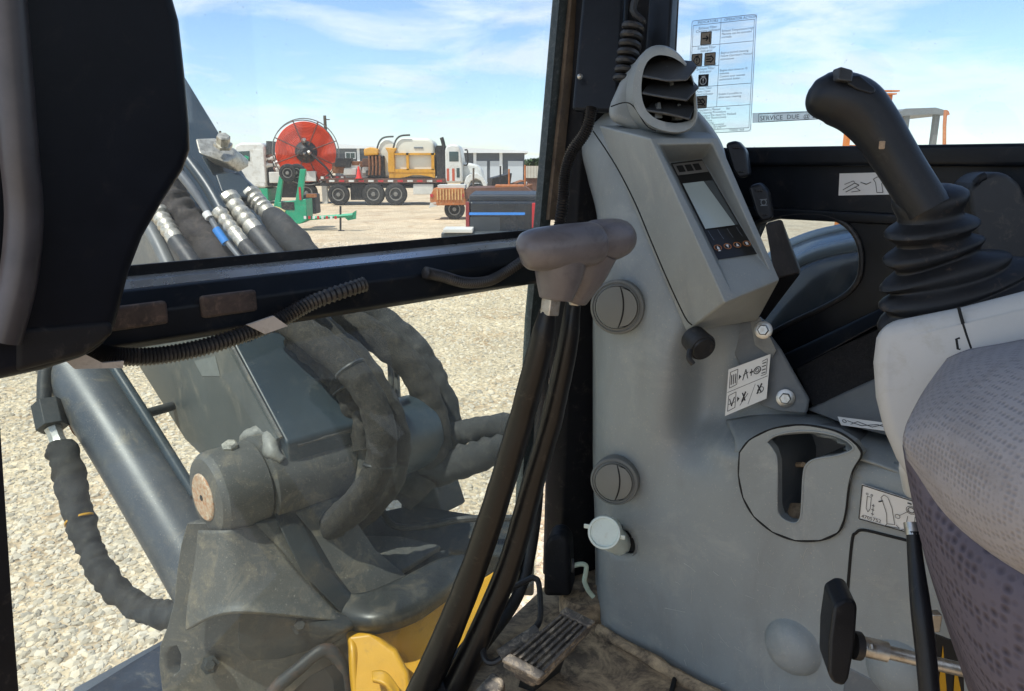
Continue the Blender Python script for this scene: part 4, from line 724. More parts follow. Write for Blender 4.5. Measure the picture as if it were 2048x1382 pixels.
G().lathe(pc, RT, [(.050, -.004), (.066, 0), (.074, .010), (.0755, .02), (.0755, .085), (.070, .09), (.081, .095), (.082, .125), (.082, .30)], 40).mk('boss', CAST, sw, sharp=28)
G().lathe(pc, -RT, [(.0415, -.01), (.0415, .0055), (.039, .0075), (.0, .0078)], 36).mk('pivot_pin', PIN, sw)
G().lathe(pc - RT * .0078, -RT, [(.005, -.002), (.005, .001)], 12).mk('pin_centre', SEAM, sw)
G().lathe(pc + RT * .05 + UP * .072 , (0, -.3, 1), [(.014, 0), (.014, .010), (.011, .013)], 6).mk('bolt', ZINC, sw)
G().lathe(pc + RT * .05 - UP * .072 , (0, -.2, -1), [(.013, 0), (.013, .012), (.009, .014), (.009, .028), (.006, .03)], 8).mk('grease_fitting', ZINC, sw)
for x, y, d in ((440, 1180, 1.262), (420, 1330, 1.30), (600, 1250, 1.262)): G().lathe(PD(x, y, d), -ray(x, y), [(.016, -.02), (.016, .002), (.010, .003), (.010, .010), (.008, .012)], 6).mk('bolt', CASTD, sw)
G().tube(ptd([(548, 960, 1.335), (572, 1010, 1.33), (604, 1080, 1.325), (640, 1140, 1.32), (688, 1205, 1.32)]), .006, 8, 10, wr=.5, wf=90).mk('weld_bead', CAST, sw)
# ---- boom
bo = thing('boom', 'large dark grey excavator boom rising away from the pivot', 'boom', M(1.1, .62, -.65))
R0, R1 = .58, .80
sd = [(1.13, -.47), (1.30, -.327), (2.6, .765), (3.6, 1.3), (3.75, 1.0), (2.8, .25), (1.825, -.471), (1.57, -.596), (1.35, -.63), (1.20, -.63), (1.13, -.56)]
G().prism([M(f, R0, h) for f, h in sd], RT * (R1 - R0)).mk('beam', BOOM, bo, bev=.006)
G().prism([M(f, R0 - .008, h) for f, h in ((1.15, -.465), (1.31, -.335), (2.1, .33), (2.15, -.21), (1.82, -.455), (1.57, -.58), (1.36, -.615), (1.22, -.615))], RT * .009).mk('side_plate', mat('boom_plate', (.085, .095, .094), .45, 0, .2, 5, (.22, .2, .16), .3, .08), bo)
G().tube([M(1.14, R0 - .004, -.462), M(1.31, R0 - .004, -.32), M(2.0, R0 - .004, .26)], .004, 8, 2, wr=.2).mk('weld_bead', CAST, bo)
G().lathe(pc + RT * .118, RT, [(.072, 0), (.079, .01), (.079, .33), (.07, .35)], 36).mk('cross_tube', BOOM, bo)
G().tube([M(1.135, .60, -.480), M(1.135, .68, -.480), M(1.135, .79, -.480)], .006, 8, 4, wr=.4).mk('weld_bead', CAST, bo)
q = Decal([PR(388, 722, R0 - .009), PR(430, 712, R0 - .009), PR(440, 752, R0 - .009), PR(404, 752, R0 - .009)], .001); g = G(); q.base(g); g.mk('faded_label', mat('faded_label', (.17, .185, .18), .5, 0, .15, 60), bo)
gax = V((0, 0, 1)); gbx = FW
G().tube([pc + RT * (.115 + .012 * math.sin(a * 5)) + (gax * math.sin(a) + gbx * math.cos(a)) * .081 for a in [.5 + i * .28 for i in range(8)]], [.008, .012, .015, .014, .016, .015, .013, .008], 12, 6, wr=.2, seed=2, wf=45).mk('grease_lump', mat('grease', (.20, .195, .175), .5, 0, .3, 40), bo, sharp=80)
# ---- boom cylinder
cy = thing('boom_cylinder', 'thick grey hydraulic boom cylinder leaning left of the boom', 'cylinder', PD(370, 1190, 1.48))
G().tube(ptd([(60, 610, 1.75), (170, 775, 1.64), (270, 930, 1.54), (385, 1120, 1.45), (420, 1180, 1.43)]), .064, 28, 4).mk('barrel', mat('cylinder_paint', (.06, .068, .08), .42, 0, .2, 7, (.2, .17, .12), .25, .05, grime=.35), cy, sharp=80)
G().tube(ptd([(200, 690, 1.60), (290, 830, 1.545), (390, 990, 1.49)]), .011, 12, 4).mk('feed_pipe', BOOM, cy)
G().lathe(PD(205, 830, 1.615), PD(170, 775, 1.64) - PD(270, 930, 1.54), [(.066, -.008), (.0665, 0), (.066, .008)], 28).mk('band', RUST, cy)
G().tube(ptd([(290, 828, 1.56), (345, 812, 1.62)]), .010, 10, 2).mk('cross_rod', HOSE, cy)
G().tube(ptd([(120, 700, 1.62), (92, 742, 1.60), (88, 800, 1.58)]), .014, 14, 6).mk('elbow_pipe', HOSE, cy)
# ---- sleeved swing hose at left
h0 = thing('sleeved_hose', 'black sleeved hose with hex fitting hanging at far left', 'hose', PD(250, 1230, 1.4), 'sleeved hydraulic hoses')
G().tube(ptd([(95, 806, 1.57), (106, 856, 1.55)]), .031, 6, 1).mk('hex_nut', CASTD, h0, bev=.002, seg=2)
G().tube(ptd([(106, 856, 1.55), (114, 876, 1.545), (120, 892, 1.54)]), [.017, .015, .018], 8, 1).mk('fitting', STEEL, h0)
G().tube(ptd([(124, 890, 1.53), (140, 960, 1.50), (160, 1040, 1.47), (180, 1095, 1.45), (205, 1145, 1.43), (255, 1200, 1.41), (310, 1225, 1.40), (360, 1228, 1.40)]), [.0285, .0285, .0275, .024, .025, .024, .025, .025], 16, 14, wr=.24, seed=3, wf=50).mk('sleeve', mat('sleeve_black', (.022, .022, .022), .8, 0, .3, 30, (.08, .075, .06), .3, .5, 700), h0, sharp=80)
G().lathe(PD(160, 1040, 1.47), PD(180, 1095, 1.45) - PD(140, 960, 1.5), [(.0278, -.002), (.0282, 0), (.0278, .002)], 18).mk('stripe', YEL, h0)
# ---- sleeved hoses over the pivot
def shose(label, path, rr, wr, seed, wf=30, m=SLV, k=12):
    return G().tube(ptd(path), rr, 18, k, wr=wr, seed=seed, wf=wf).mk('sleeved_hose', m, label=label, ctg='hose', group='sleeved hydraulic hoses', sharp=80)
sa = shose('fat dusty sleeved hose arching over the boom foot, nearest', [(560, 632, 1.40), (620, 672, 1.36), (690, 728, 1.33), (742, 800, 1.32), (762, 870, 1.32), (755, 940, 1.33), (718, 1000, 1.34), (670, 1045, 1.36), (615, 1085, 1.38)], [.028, .028, .028, .027, .027, .027, .028, .028, .027], .15, 1, 30)
sb_ = thing('sleeved_hose', 'thinner hose in wrinkled sleeve inside the nearest arch', 'hose', PD(690, 1060, 1.38), 'sleeved hydraulic hoses')
G().tube(ptd([(590, 668, 1.43), (648, 722, 1.41), (690, 770, 1.40), (712, 830, 1.40), (726, 896, 1.40)]), [.026, .028, .027, .025, .0265], 16, 12, wr=.4, seed=8, wf=36).mk('sleeve', SLV, sb_, sharp=80)
G().tube(ptd([(724, 880, 1.40), (728, 930, 1.40), (712, 985, 1.40), (680, 1035, 1.40), (640, 1075, 1.40)]), .0185, 14, 8).mk('hose', mat('hose_dusty', (.06, .06, .055), .8, 0, .3, 20, (.18, .15, .11), .5), sb_, sharp=80)
G().lathe(PD(693, 776, 1.395), PD(712, 830, 1.4) - PD(648, 722, 1.41), [(.028, -.002), (.029, 0), (.028, .002)], 18).mk('cable_tie', HOSE, sb_)
shose('wide outer sleeved hose arching highest toward the levers', [(630, 618, 1.62), (700, 645, 1.60), (775, 690, 1.58), (832, 750, 1.57), (868, 830, 1.57), (874, 890, 1.57), (850, 950, 1.57), (800, 1000, 1.56)], [.032, .032, .032, .031, .030, .030, .031, .031], .17, 5, 28)
for (x, y, d), nx, r_ in (((700, 738, 1.328), (742, 800, 1.32), .0295), ((758, 930, 1.33), (755, 960, 1.33), .0285)):
    G().lathe(PD(x, y, d), PD(*nx) - PD(x, y, d), [(r_, -.003), (r_ + .0015, 0), (r_, .003)], 20).mk('cable_tie', HOSE, sa)
shose('third dusty sleeved hose tucked behind the nearest arch', [(585, 622, 1.47), (660, 668, 1.44), (730, 735, 1.42), (776, 815, 1.41), (796, 885, 1.41), (786, 950, 1.42), (750, 1005, 1.43), (690, 1060, 1.45)], .024, .16, 11, 30, m=SLV)
shose('second outer hose hidden behind the highest sleeved arch', [(660, 600, 1.68), (740, 625, 1.67), (812, 680, 1.66), (866, 750, 1.66), (895, 830, 1.66), (900, 890, 1.66)], .03, .2, 15, 22, mat('sleeve_dark', (.03, .031, .032), .85, 0, .3, 22, (.1, .09, .08), .3))
SD2 = MATS['sleeve_dark']
shose('dark sleeved hose branching right, upper of the pair', [(850, 905, 1.60), (910, 872, 1.60), (960, 858, 1.60), (1020, 850, 1.62), (1100, 840, 1.66)], [.026, .026, .026, .027, .027], .18, 21, 26, SD2)
shose('dark sleeved hose branching right, lower of the pair', [(800, 960, 1.58), (880, 936, 1.58), (950, 915, 1.58), (1010, 890, 1.6), (1100, 865, 1.64)], [.034, .036, .034, .03, .03], .16, 25, 24, SD2)
shose('short glossy black hose end under the nearest arch', [(590, 1052, 1.45), (630, 1018, 1.46), (680, 1000, 1.48), (740, 990, 1.5)], .024, .15, 31, 24, mat('wet_black', (.015, .017, .018), .25, 0, .3, 20))
G().tube(ptd([(712, 760, 1.7), (704, 710, 1.7), (706, 680, 1.7), (720, 668, 1.7)]), .007, 8, 6).mk('steel_line', HOSE, label='thin looped pipe between the two hose arches', ctg='pipe')
gr_ = thing('guard_rod', 'upright pair of steel rods behind the hose arches', 'rod', PD(785, 1000, 1.75))
for x0 in (778, 790): G().tube(ptd([(x0, 690, 1.75), (x0 + 6, 800, 1.73), (x0 + 14, 1000, 1.70)]), .007, 10, 3).mk('rod', mat('rod_grey', (.12, .12, .11), .4, .3, .2), gr_)
# ---- platform under the hoses
pf = thing('swing_platform', 'dark swing frame platform below the hoses', 'frame', PD(760, 1300, 1.5))
G().prism([PD(x, y, d) for x, y, d in ((600, 1065, 1.48), (700, 1035, 1.55), (830, 1005, 1.62), (960, 1045, 1.62), (1060, 1040, 1.60), (1070, 1120, 1.52), (900, 1100, 1.5), (880, 1150, 1.44), (780, 1240, 1.38), (640, 1210, 1.36))], (0, .02, -.10)).mk('deck', CASTD, pf, bev=.008)
G().prism([PD(x, y, d) for x, y, d in ((662, 1092, 1.42), (720, 1070, 1.47), (800, 1072, 1.50), (882, 1090, 1.48), (820, 1130, 1.43), (744, 1172, 1.38), (716, 1150, 1.38), (672, 1122, 1.39))], (0, 0, -.012)).mk('cover_plate', CAST, pf, bev=.003, seg=2)
G().lathe(PD(673, 1122, 1.383), UP, [(.012, 0), (.012, .006), (.009, .009)], 6).mk('bolt', CAST, pf)
G().tube(ptd([(765, 1022, 1.52), (790, 1052, 1.50), (850, 1052, 1.50), (930, 1038, 1.5), (1030, 1036, 1.52)]), .007, 8, 6).mk('edge_pipe', HOSE, pf)
G().sheet([ptd([(640, 1180, 1.36), (720, 1190, 1.33), (800, 1160, 1.36), (880, 1120, 1.42), (930, 1110, 1.46)]), ptd([(655, 1230, 1.32), (740, 1240, 1.28), (820, 1215, 1.31), (890, 1170, 1.37), (930, 1150, 1.44)]), ptd([(690, 1262, 1.32), (760, 1262, 1.30), (830, 1240, 1.33), (890, 1200, 1.38), (930, 1180, 1.44)])], 8, 8).mk('dust_boot', mat('oily_black', (.02, .022, .022), .4, 0, .4, 10, (.10, .085, .06), .4), pf, solid=.01)
G().prism([PD(x, y, 1.62) for x, y in ((800, 960), (860, 955), (885, 1030), (800, 1040))], V((.05, .06, 0))).mk('bracket', CASTD, pf, bev=.006)
G().prism([PD(x, y, d) for x, y, d in ((620, 930, 1.5), (720, 890, 1.55), (730, 1010, 1.55), (640, 1050, 1.5))], RT * .04).mk('back_plate', mat('dusty_plate', (.14, .125, .105), .7, 0, .3, 9), pf)
ye = thing('yellow_casting', 'bright yellow painted frame casting at the windshield foot', 'casting', PD(800, 1420, 1.25))
G().sheet([ptd([(694, 1266, 1.30), (760, 1250, 1.34), (840, 1225, 1.38), (930, 1180, 1.45), (1010, 1130, 1.5)]), ptd([(700, 1300, 1.27), (770, 1275, 1.33), (840, 1270, 1.36), (930, 1230, 1.42), (1000, 1190, 1.47)]), ptd([(705, 1360, 1.25), (775, 1330, 1.32), (850, 1330, 1.34), (930, 1300, 1.38), (990, 1280, 1.43)]), ptd([(715, 1460, 1.23), (790, 1450, 1.27), (860, 1450, 1.28), (930, 1440, 1.32), (990, 1420, 1.38)])], 8, 8).mk('shell', YEL, ye, solid=.012)
G().prism(ptd([(692, 1270, 1.285), (740, 1264, 1.29), (790, 1300, 1.27), (815, 1345, 1.25), (822, 1400, 1.235), (820, 1460, 1.22), (716, 1460, 1.22), (704, 1370, 1.245)]), (0, .02, -.01)).mk('flange', YEL, ye, bev=.008)
G().sheet([ptd([(745, 1345, 1.24), (770, 1345, 1.235), (800, 1380, 1.225)]), ptd([(745, 1362, 1.225), (775, 1375, 1.215), (800, 1420, 1.21)])], 5, 5).mk('flange_rib', YEL, ye, solid=.008)
bl_ = thing('track_guard', 'dark navy steel track guard edge at bottom left', 'guard', PD(280, 1420, 1.75))
G().prism(ptd([(120, 1440, 1.65), (150, 1384, 1.70), (330, 1284, 1.95), (480, 1230, 2.1), (480, 1440, 1.75)]), (0, .05, -.06)).mk('plate', NAVY, bl_, bev=.006)
G().prism(ptd([(110, 1436, 1.652), (150, 1376, 1.702), (330, 1278, 1.952), (330, 1290, 1.945), (155, 1394, 1.695), (125, 1440, 1.648)]), (0, .01, -.008)).mk('edge', mat('edge_steel', (.2, .22, .26), .4, 0, .2), bl_)
# ---- fittings and hoses on top of the boom (upper pane)
cl = thing('hose_clamp', 'pale steel clamp block with hex bolt on the boom', 'clamp', PD(430, 330, 1.5))
G().prism(ptd([(388, 276, 1.47), (430, 274, 1.49), (471, 298, 1.50), (470, 312, 1.49), (448, 324, 1.46), (396, 306, 1.44)]), V((.01, .05, -.022))).mk('block', ZINC, cl, bev=.006)
G().lathe(PD(446, 292, 1.46), V((.3, -.5, .8)), [(.018, 0), (.018, .006), (.013, .006), (.013, .022), (.011, .024)], 6).mk('hex_bolt', ZINC, cl)
bb = thing('valve_block', 'dark painted valve block below the pale clamp', 'block', PD(465, 400, 1.5))
G().prism(ptd([(428, 346, 1.45), (476, 342, 1.48), (500, 366, 1.47), (498, 396, 1.45), (466, 392, 1.43), (440, 384, 1.43)]), V((.01, .06, -.03))).mk('body', BOOM, bb, bev=.006)
G().prism(ptd([(400, 312, 1.48), (432, 306, 1.50), (448, 345, 1.50), (425, 352, 1.47)]), V((.01, .05, -.01))).mk('stem', BOOM, bb, bev=.004)
def fit(label, a, b, r, hose, hr, m=HOSE, wr=0):
    t = thing('boom_hose', label, 'hose', PD(*hose[-1]), 'hoses on the boom'); A_, B_ = PD(*a), PD(*b)
    P_ = [A_ + (B_ - A_) * i / 16 for i in range(17)]; RR_ = [r * (1.15, 1.15, 1.15, .9, 1, 1, .86, 1, 1, .86, 1.0, 1.0, .86, .95, .95, .9, .9)[i] for i in range(17)]
    G().tube(P_, RR_, 12, 1).mk('crimp_fitting', ZINC, t, sharp=30); G().tube(ptd([b] + hose), hr, 14, 8, wr=wr, seed=a[0] * .1, wf=40).mk('hose', m, t, sharp=80)
fit('hose with pale crimped fitting under the valve block, middle', (456, 396, 1.43), (514, 466, 1.40), .0185, [(540, 500, 1.38), (580, 545, 1.36)], .019)
fit('thinner hose with pale crimped fitting left of the middle one', (438, 424, 1.40), (488, 488, 1.37), .0135, [(515, 516, 1.36), (560, 560, 1.34)], .0135)
fit('short pale fitting with black wrapped hose at the right', (500, 388, 1.47), (540, 430, 1.45), .018, [(575, 465, 1.43), (620, 520, 1.40), (660, 570, 1.38)], [.02, .026, .026, .025], SD2, .15)
fit('leftmost hose with pale crimped fitting beside the cover edge', (316, 424, 1.42), (352, 482, 1.38), .0165, [(380, 520, 1.36), (420, 580, 1.34)], .0165)
G().tube(ptd([(375, 318, 1.44), (415, 372, 1.42), (445, 424, 1.40)]), [.0115, .0115, .013], 14, 5).mk('steel_pipe', BOOM, label='grey steel pipe feeding the thin crimped fitting', ctg='pipe')
G().tube(ptd([(335, 330, 1.5), (345, 400, 1.47), (385, 450, 1.45), (440, 512, 1.42), (490, 570, 1.40)]), [.03, .03, .032, .032, .03], 16, 12, wr=.25, seed=44, wf=30).mk('boom_hose', mat('sleeve_brown', (.035, .03, .028), .9, 0, .4, 25, (.12, .1, .08), .35, .4), label='brownish fabric sleeved hose between the pale fittings', ctg='hose', group='hoses on the boom', sharp=80)
tb = thing('thin_pipe', 'thin grey pipe with blue band among boom hoses', 'pipe', PD(495, 535, 1.38))
G().tube(ptd([(345, 330, 1.40), (380, 372, 1.395), (412, 420, 1.39), (440, 466, 1.38), (500, 540, 1.36)]), [.009, .0085, .0065, .0055, .005], 10, 6).mk('pipe', mat('pipe_grey', (.16, .17, .18), .45, .2, .15), tb)
G().tube(ptd([(432, 458, 1.379), (442, 472, 1.377), (452, 486, 1.375)]), .0078, 10, 3).mk('blue_band', mat('blue_tape', (.03, .22, .62), .5, 0, .1), tb)
G().tube(ptd([(412, 426, 1.387), (419, 436, 1.385)]), .008, 10, 2).mk('white_band', WHT, tb)
G().tube(ptd([(290, 440, 1.46), (318, 490, 1.43), (350, 560, 1.40)]), .014, 12, 5).mk('boom_hose', mat('hose_grey', (.13, .14, .14), .5, 0, .2, 20), label='plain grey hose at left edge of the boom', ctg='hose', group='hoses on the boom')
# ================================================================ YARD: vehicles and buildings beyond the glass
TW = mat('truck_white', (.66, .66, .62), .4, 0, .1, 1.5, (.36, .31, .24), .4, coat=.2)
TWD = mat('bin_white', (.58, .57, .52), .6, 0, .12, 2)
TANK = mat('tank_plastic', (.68, .66, .56), .5, 0, .06, 1.2)
TG = mat('green_paint', (.015, .30, .155), .45, 0, .2, 3, (.2, .2, .14), .2)
TY = mat('machine_yellow', (.62, .30, .02), .55, 0, .2, 3, (.2, .11, .04), .3)
TO = mat('hose_orange', (.80, .075, .02), .5, 0, .1, 4)
TB = mat('chassis_black', (.02, .02, .022), .6, 0, .4, 4, (.14, .12, .09), .35)
TR = mat('tyre', (.025, .025, .026), .85, 0, .3, 5, (.13, .115, .09), .4)
RIM = mat('rim_grey', (.22, .21, .19), .5, .2, .2, 4)
TRU = mat('rust_orange', (.42, .14, .04), .75, 0, .35, 3, (.5, .35, .2), .35)
TBR = mat('rust_brown', (.13, .065, .045), .8, 0, .4, 3)
TGL = mat('truck_glass', (.03, .06, .065), .08, 0, .1, spec=.8)
RED = mat('red_paint', (.48, .025, .03), .35, 0, .1)
SHED = mat('shed_grey', (.085, .095, .11), .6, 0, .08, .6); ROOF = mat('shed_roof', (.72, .74, .74), .45, 0, .04, .4); DOOR = mat('shed_door', (.50, .54, .57), .5, 0, .05, .5)
def pb(g, x0, y0, x1, y1, Y, dep):
    a, b = PY(x0, y0, Y), PY(x1, y1, Y); b.x = PY(x1, y0, Y).x; return g.wb(min(a.x, b.x), max(a.x, b.x), Y, Y + dep, min(a.z, b.z), max(a.z, b.z))
def pp(g, L, Y, dep): return g.prism([PY(x, y, Y) for x, y in L], (0, dep, 0))
def wheel(parent, x, Y, r, wdt=.28, name='wheel', z=None, rim=.58, m=TR):
    c = V((PY(x, 380, Y).x, Y, r if z is None else z))
    t = G().lathe(c, (0, -1, 0), [(r * .5, -wdt), (r * .93, -wdt), (r, -wdt * .8), (r, -.06), (r * .94, 0), (r * .66, .01), (r * .62, -.02)], 28).mk(name, m, parent)
    G().lathe(c, (0, -1, 0), [(r * rim, -.10), (r * rim, .0), (r * rim * .88, .0), (r * rim * .7, -.07), (r * .2, -.05), (r * .18, .02), (0, .025)], 22).mk('rim', RIM, t)
    return t
def stripes(parent, x0, x1, y0, y1, Y, n, m=RED):
    for i in range(n):
        a = x0 + (x1 - x0) * (i + .15) / n; b = x0 + (x1 - x0) * (i + .7) / n; pb(G(), a, y0, b, y1, Y - .012, .012).mk('marker_tape', m if i % 2 else TW, parent)
Y2 = YG(411)
# ---- flatbed tank truck, facing right
t2 = thing('flatbed_truck', 'white conventional cab flatbed truck facing right in the yard', 'truck', (PY(830, 411, Y2).x, Y2 + 1.2, 0))
pb(G(), 652, 357, 892, 366, Y2, 2.5).mk('deck', TBR, t2); stripes(t2, 655, 890, 360, 364, Y2, 12)
pb(G(), 690, 367, 890, 376, Y2 + .5, 1.4).mk('chassis', TB, t2); pb(G(), 640, 366, 700, 372, Y2 + .1, .3).mk('tail_frame', TB, t2)
pb(G(), 826, 368, 866, 389, Y2 + .05, .6).mk('tool_box', TWD, t2, bev=.03, seg=2); pb(G(), 700, 368, 730, 400, Y2 + .2, .05).mk('mud_flap', TB, t2)
for x in (746, 791): wheel(t2, x, Y2, .52)
wheel(t2, 952, Y2 + .1, .5); wheel(t2, 676, Y2, .5); pb(G(), 868, 372, 900, 398, Y2 + .3, .6).mk('fuel_tank', TB, t2, bev=.08)
pp(G(), [(890, 366), (889, 300), (893, 291), (905, 288), (917, 290), (921, 300), (925, 324), (926, 366)], Y2, 2.3).mk('cab', TW, t2, bev=.10)
pb(G(), 898, 303, 917, 323, Y2 - .015, .05).mk('side_window', TGL, t2, bev=.02, seg=2); pb(G(), 913, 336, 919, 355, Y2 - .015, .03).mk('lower_window', TGL, t2)
for x0 in (893, 904): pb(G(), x0, 337, x0 + 5, 362, Y2 - .012, .02).mk('door_stripe', mat('stripe_red', (.5, .1, .05), .5, 0, .1), t2)
pp(G(), [(924, 366), (924, 325), (938, 326), (955, 330), (963, 338), (967, 352), (967, 366)], Y2 + .45, 1.4).mk('hood', TW, t2, bev=.12)
pp(G(), [(928, 368), (932, 354), (942, 346), (954, 346), (966, 354), (974, 368), (974, 376), (968, 376), (962, 362), (952, 357), (942, 362), (936, 376), (928, 376)], Y2, .5).mk('fender', TW, t2, bev=.04)
pb(G(), 872, 291, 888, 361, Y2 + .1, 2.3).mk('headache_rack', TB, t2)
G().tube([PY(889, 362, Y2 + .1), PY(888, 300, Y2 + .1), PY(886, 285, Y2 + .1), PY(883, 275, Y2 + .1)], .09, 12, 3).mk('exhaust_stack', TB, t2)
G().tube([PY(930, 300, Y2), PY(935, 302, Y2 - .1), PY(935, 328, Y2 - .1), PY(928, 330, Y2)], .035, 8, 3).mk('mirror', TB, t2); pb(G(), 958, 366, 975, 384, Y2 + .3, 1.6).mk('bumper', TWD, t2)
for i, (x0, x1, y0) in enumerate(((786, 871, 273), (753, 793, 276))):
    k = thing('water_tank', ('large', 'smaller rear')[i] + ' cream plastic water tank on the flatbed deck', 'tank', (PY((x0 + x1) / 2, 340, Y2).x, Y2 + 1.2, PY(800, 357, Y2).z), 'tanks on flatbed truck')
    pp(G(), [(x0, 355), (x0, y0 + 30), (x0 + 6, y0 + 10), (x0 + 16, y0 + 2), (x1 - 14, y0 + 3), (x1 - 3, y0 + 12), (x1, y0 + 32), (x1 - 2, 355)], Y2 + .25 + i * .25, 1.8).mk('shell', TANK, k, bev=.15, seg=4)
    G().tube([PY(x0 - 1, y0 + 30, Y2 + .2 + i * .25), PY(x0 + 5, y0 + 9, Y2 + .2 + i * .25), PY(x0 + 15, y0 - 1, Y2 + .2 + i * .25), PY(x0 + 34, y0 - 3, Y2 + .2 + i * .25)], .04, 8, 4).mk('strap', TB, k)
    if i == 0: pb(G(), 828, 294, 846, 297, Y2 + .22, .04).mk('tank_mark', INKG, k)
sk = thing('yellow_skid', 'yellow steel skid frame cradling the tanks', 'frame', (PY(825, 357, Y2).x, Y2 + .4, PY(800, 357, Y2).z))
for L in ([(778, 306, 786, 356)], [(812, 306, 817, 340)], [(862, 306, 868, 340)], [(778, 306, 870, 310)], [(778, 338, 870, 345)]):
    pb(G(), *L[0], Y2 + .08, .16).mk('bar', TY, sk)
pp(G(), [(778, 345), (870, 345), (870, 356), (858, 353), (842, 350), (826, 350), (812, 354), (800, 356), (778, 356)], Y2 + .1, .25).mk('apron', TY, sk)
pp(G(), [(770, 295), (793, 296), (788, 306), (790, 345), (776, 345), (776, 306)], Y2 + .05, .5).mk('hopper', TY, sk, bev=.03, seg=2)
mm_ = thing('mixing_unit', 'yellow topped pump machinery cluttered on the flatbed tail', 'machine', (PY(745, 357, Y2).x, Y2 + .6, PY(745, 357, Y2).z))
pp(G(), [(727, 298), (740, 294), (757, 298), (756, 310), (728, 312)], Y2 + .2, .8).mk('top', TY, mm_, bev=.05, seg=2)
pb(G(), 736, 311, 768, 356, Y2 + .3, 1.0).mk('engine', TB, mm_, bev=.05, seg=2)
for x in (738, 745, 752, 759): G().tube([PY(x, 312, Y2 + .2), PY(x + 1, 335, Y2 + .15), PY(x, 350, Y2 + .2)], .05, 8, 3).mk('hydraulic_line', RUST, mm_)
pb(G(), 690, 336, 737, 356, Y2 + .4, 1.2).mk('supply_box', TWD, mm_, bev=.04, seg=2)
random.seed(4)
for i in range(16):
    x = 676 + random.random() * 72; y = 322 + random.random() * 28; c = PY(x, y, Y2 + .2 + random.random() * .4); s_ = .12 + .14 * random.random()
    G().box(c, V((s_ * 1.4, s_ * .3, 0)), V((0, s_, 0)), V((.1 * s_, 0, s_ * .8))).mk('loose_part', (TWD, TBR, RUST, TB, TWD)[i % 5], mm_, bev=.02, seg=2)
G().lathe(PY(718, 357, Y2 + .05), UP, [(.18, 0), (.18, .03), (.13, .03), (.03, .55), (0, .56)], 16).mk('traffic_cone', mat('cone_red', (.75, .04, .03), .6, 0, .1), label='small red cone standing on the flatbed deck', ctg='cone')
# ---- white and green truck at left with reel
Y1 = YG(408)
t1 = thing('reel_truck', 'white and green service truck with black chassis, left', 'truck', (PY(570, 405, Y1).x, Y1 + 1.2, 0))
pp(G(), [(440, 376), (442, 352), (462, 318), (470, 290), (482, 285), (522, 285), (529, 292), (532, 376)], Y1, 2.3).mk('cab', TW, t1, bev=.12)
pp(G(), [(472, 324), (476, 303), (499, 302), (500, 322)], Y1 - .015, .05).mk('side_window', TGL, t1); pb(G(), 503, 299, 526, 365, Y1 - .008, .02).mk('door_panel', TW, t1, bev=.008, seg=2)
pb(G(), 440, 377, 535, 403, Y1 + .02, 2.2).mk('skirt', TG, t1, bev=.03, seg=2); pb(G(), 532, 282, 538, 372, Y1 + .2, 1.8).mk('cab_guard', TB, t1)
pb(G(), 535, 362, 700, 372, Y1 + .3, 1.6).mk('chassis', TB, t1); pb(G(), 537, 344, 562, 366, Y1, .7).mk('side_box', TWD, t1, bev=.03, seg=2); pb(G(), 598, 342, 631, 363, Y1, .7).mk('side_box', TWD, t1, bev=.03, seg=2)
pb(G(), 640, 352, 700, 361, Y1, 2.0).mk('tail_deck', TBR, t1); stripes(t1, 640, 700, 353, 358, Y1, 6)
for x in (470, 612): wheel(t1, x, Y1 + .1, .52)
pb(G(), 643, 370, 653, 411, Y1 + .3, .25).mk('stabiliser_leg', TWD, t1); pb(G(), 560, 372, 600, 395, Y1 + .4, .8).mk('battery_box', TB, t1)
for i in range(10):
    x = 538 + random.random() * 22; y = 306 + random.random() * 34; c = PY(x, y, Y1 + .3); s_ = .16
    G().lathe(c, (1, .3, .2), [(s_ * .8, -s_), (s_, 0), (s_ * .8, s_)], 10).mk('cylinder_bottle', (TWD, TBR, TW)[i % 3], t1)
# reel
rl = thing('hose_reel', 'big reel of bright orange hose on the service truck', 'reel', (PY(614, 362, Y1).x, Y1 + .6, PY(614, 362, Y1).z))
rc = PY(612, 304, Y1 + .1); rax = V((.34, -1, .02)).normalized(); r_px = Y1 / FPX / 1.03
R1_ = 60 * r_px
for k in range(14):
    rr = R1_ * (.36 + .60 * k / 13); a_ = UP.cross(rax).normalized(); b_ = rax.cross(a_)
    for j in range(1):
        G().tube([rc + (a_ * math.cos(i * math.pi / 20) + b_ * math.sin(i * math.pi / 20)) * rr for i in range(41)], R1_ * .60 / 13 * .46, 8, 1, cap=False).mk('hose_coil', TO, rl)
G().lathe(rc, rax, [(R1_ * .34, -.9), (R1_ * .95, -.9), (R1_ * .97, -.5), (R1_ * .97, -.06), (R1_ * .34, -.06)], 48).mk('hose_bulk', mat('hose_orange_shaded', (.42, .03, .01), .6, 0, .1, 4), rl)  # darker orange behind the coils paints the shade in their gaps
RF = mat('reel_frame', (.16, .16, .15), .5, .3, .2)
for off in (.12, -1.0):
    G().tube([rc + rax * off + (a_ * math.cos(i * math.pi / 24) + b_ * math.sin(i * math.pi / 24)) * R1_ * 1.07 for i in range(49)], .025, 6, 1, cap=False).mk('flange_hoop', RF, rl)
for i in range(8):
    d_ = a_ * math.cos(i * math.pi / 4 + .35) + b_ * math.sin(i * math.pi / 4 + .35); G().tube([rc + rax * .13 + d_ * .15, rc + rax * .13 + d_ * R1_ * 1.07], .03, 6, 1).mk('spoke', mat('spoke_brown', (.12, .035, .02), .6, 0, .2), rl)
    G().tube([rc + rax * .12 + d_ * R1_ * 1.07, rc - rax * 1.0 + d_ * R1_ * 1.07], .022, 6, 1).mk('cross_bar', RF, rl)
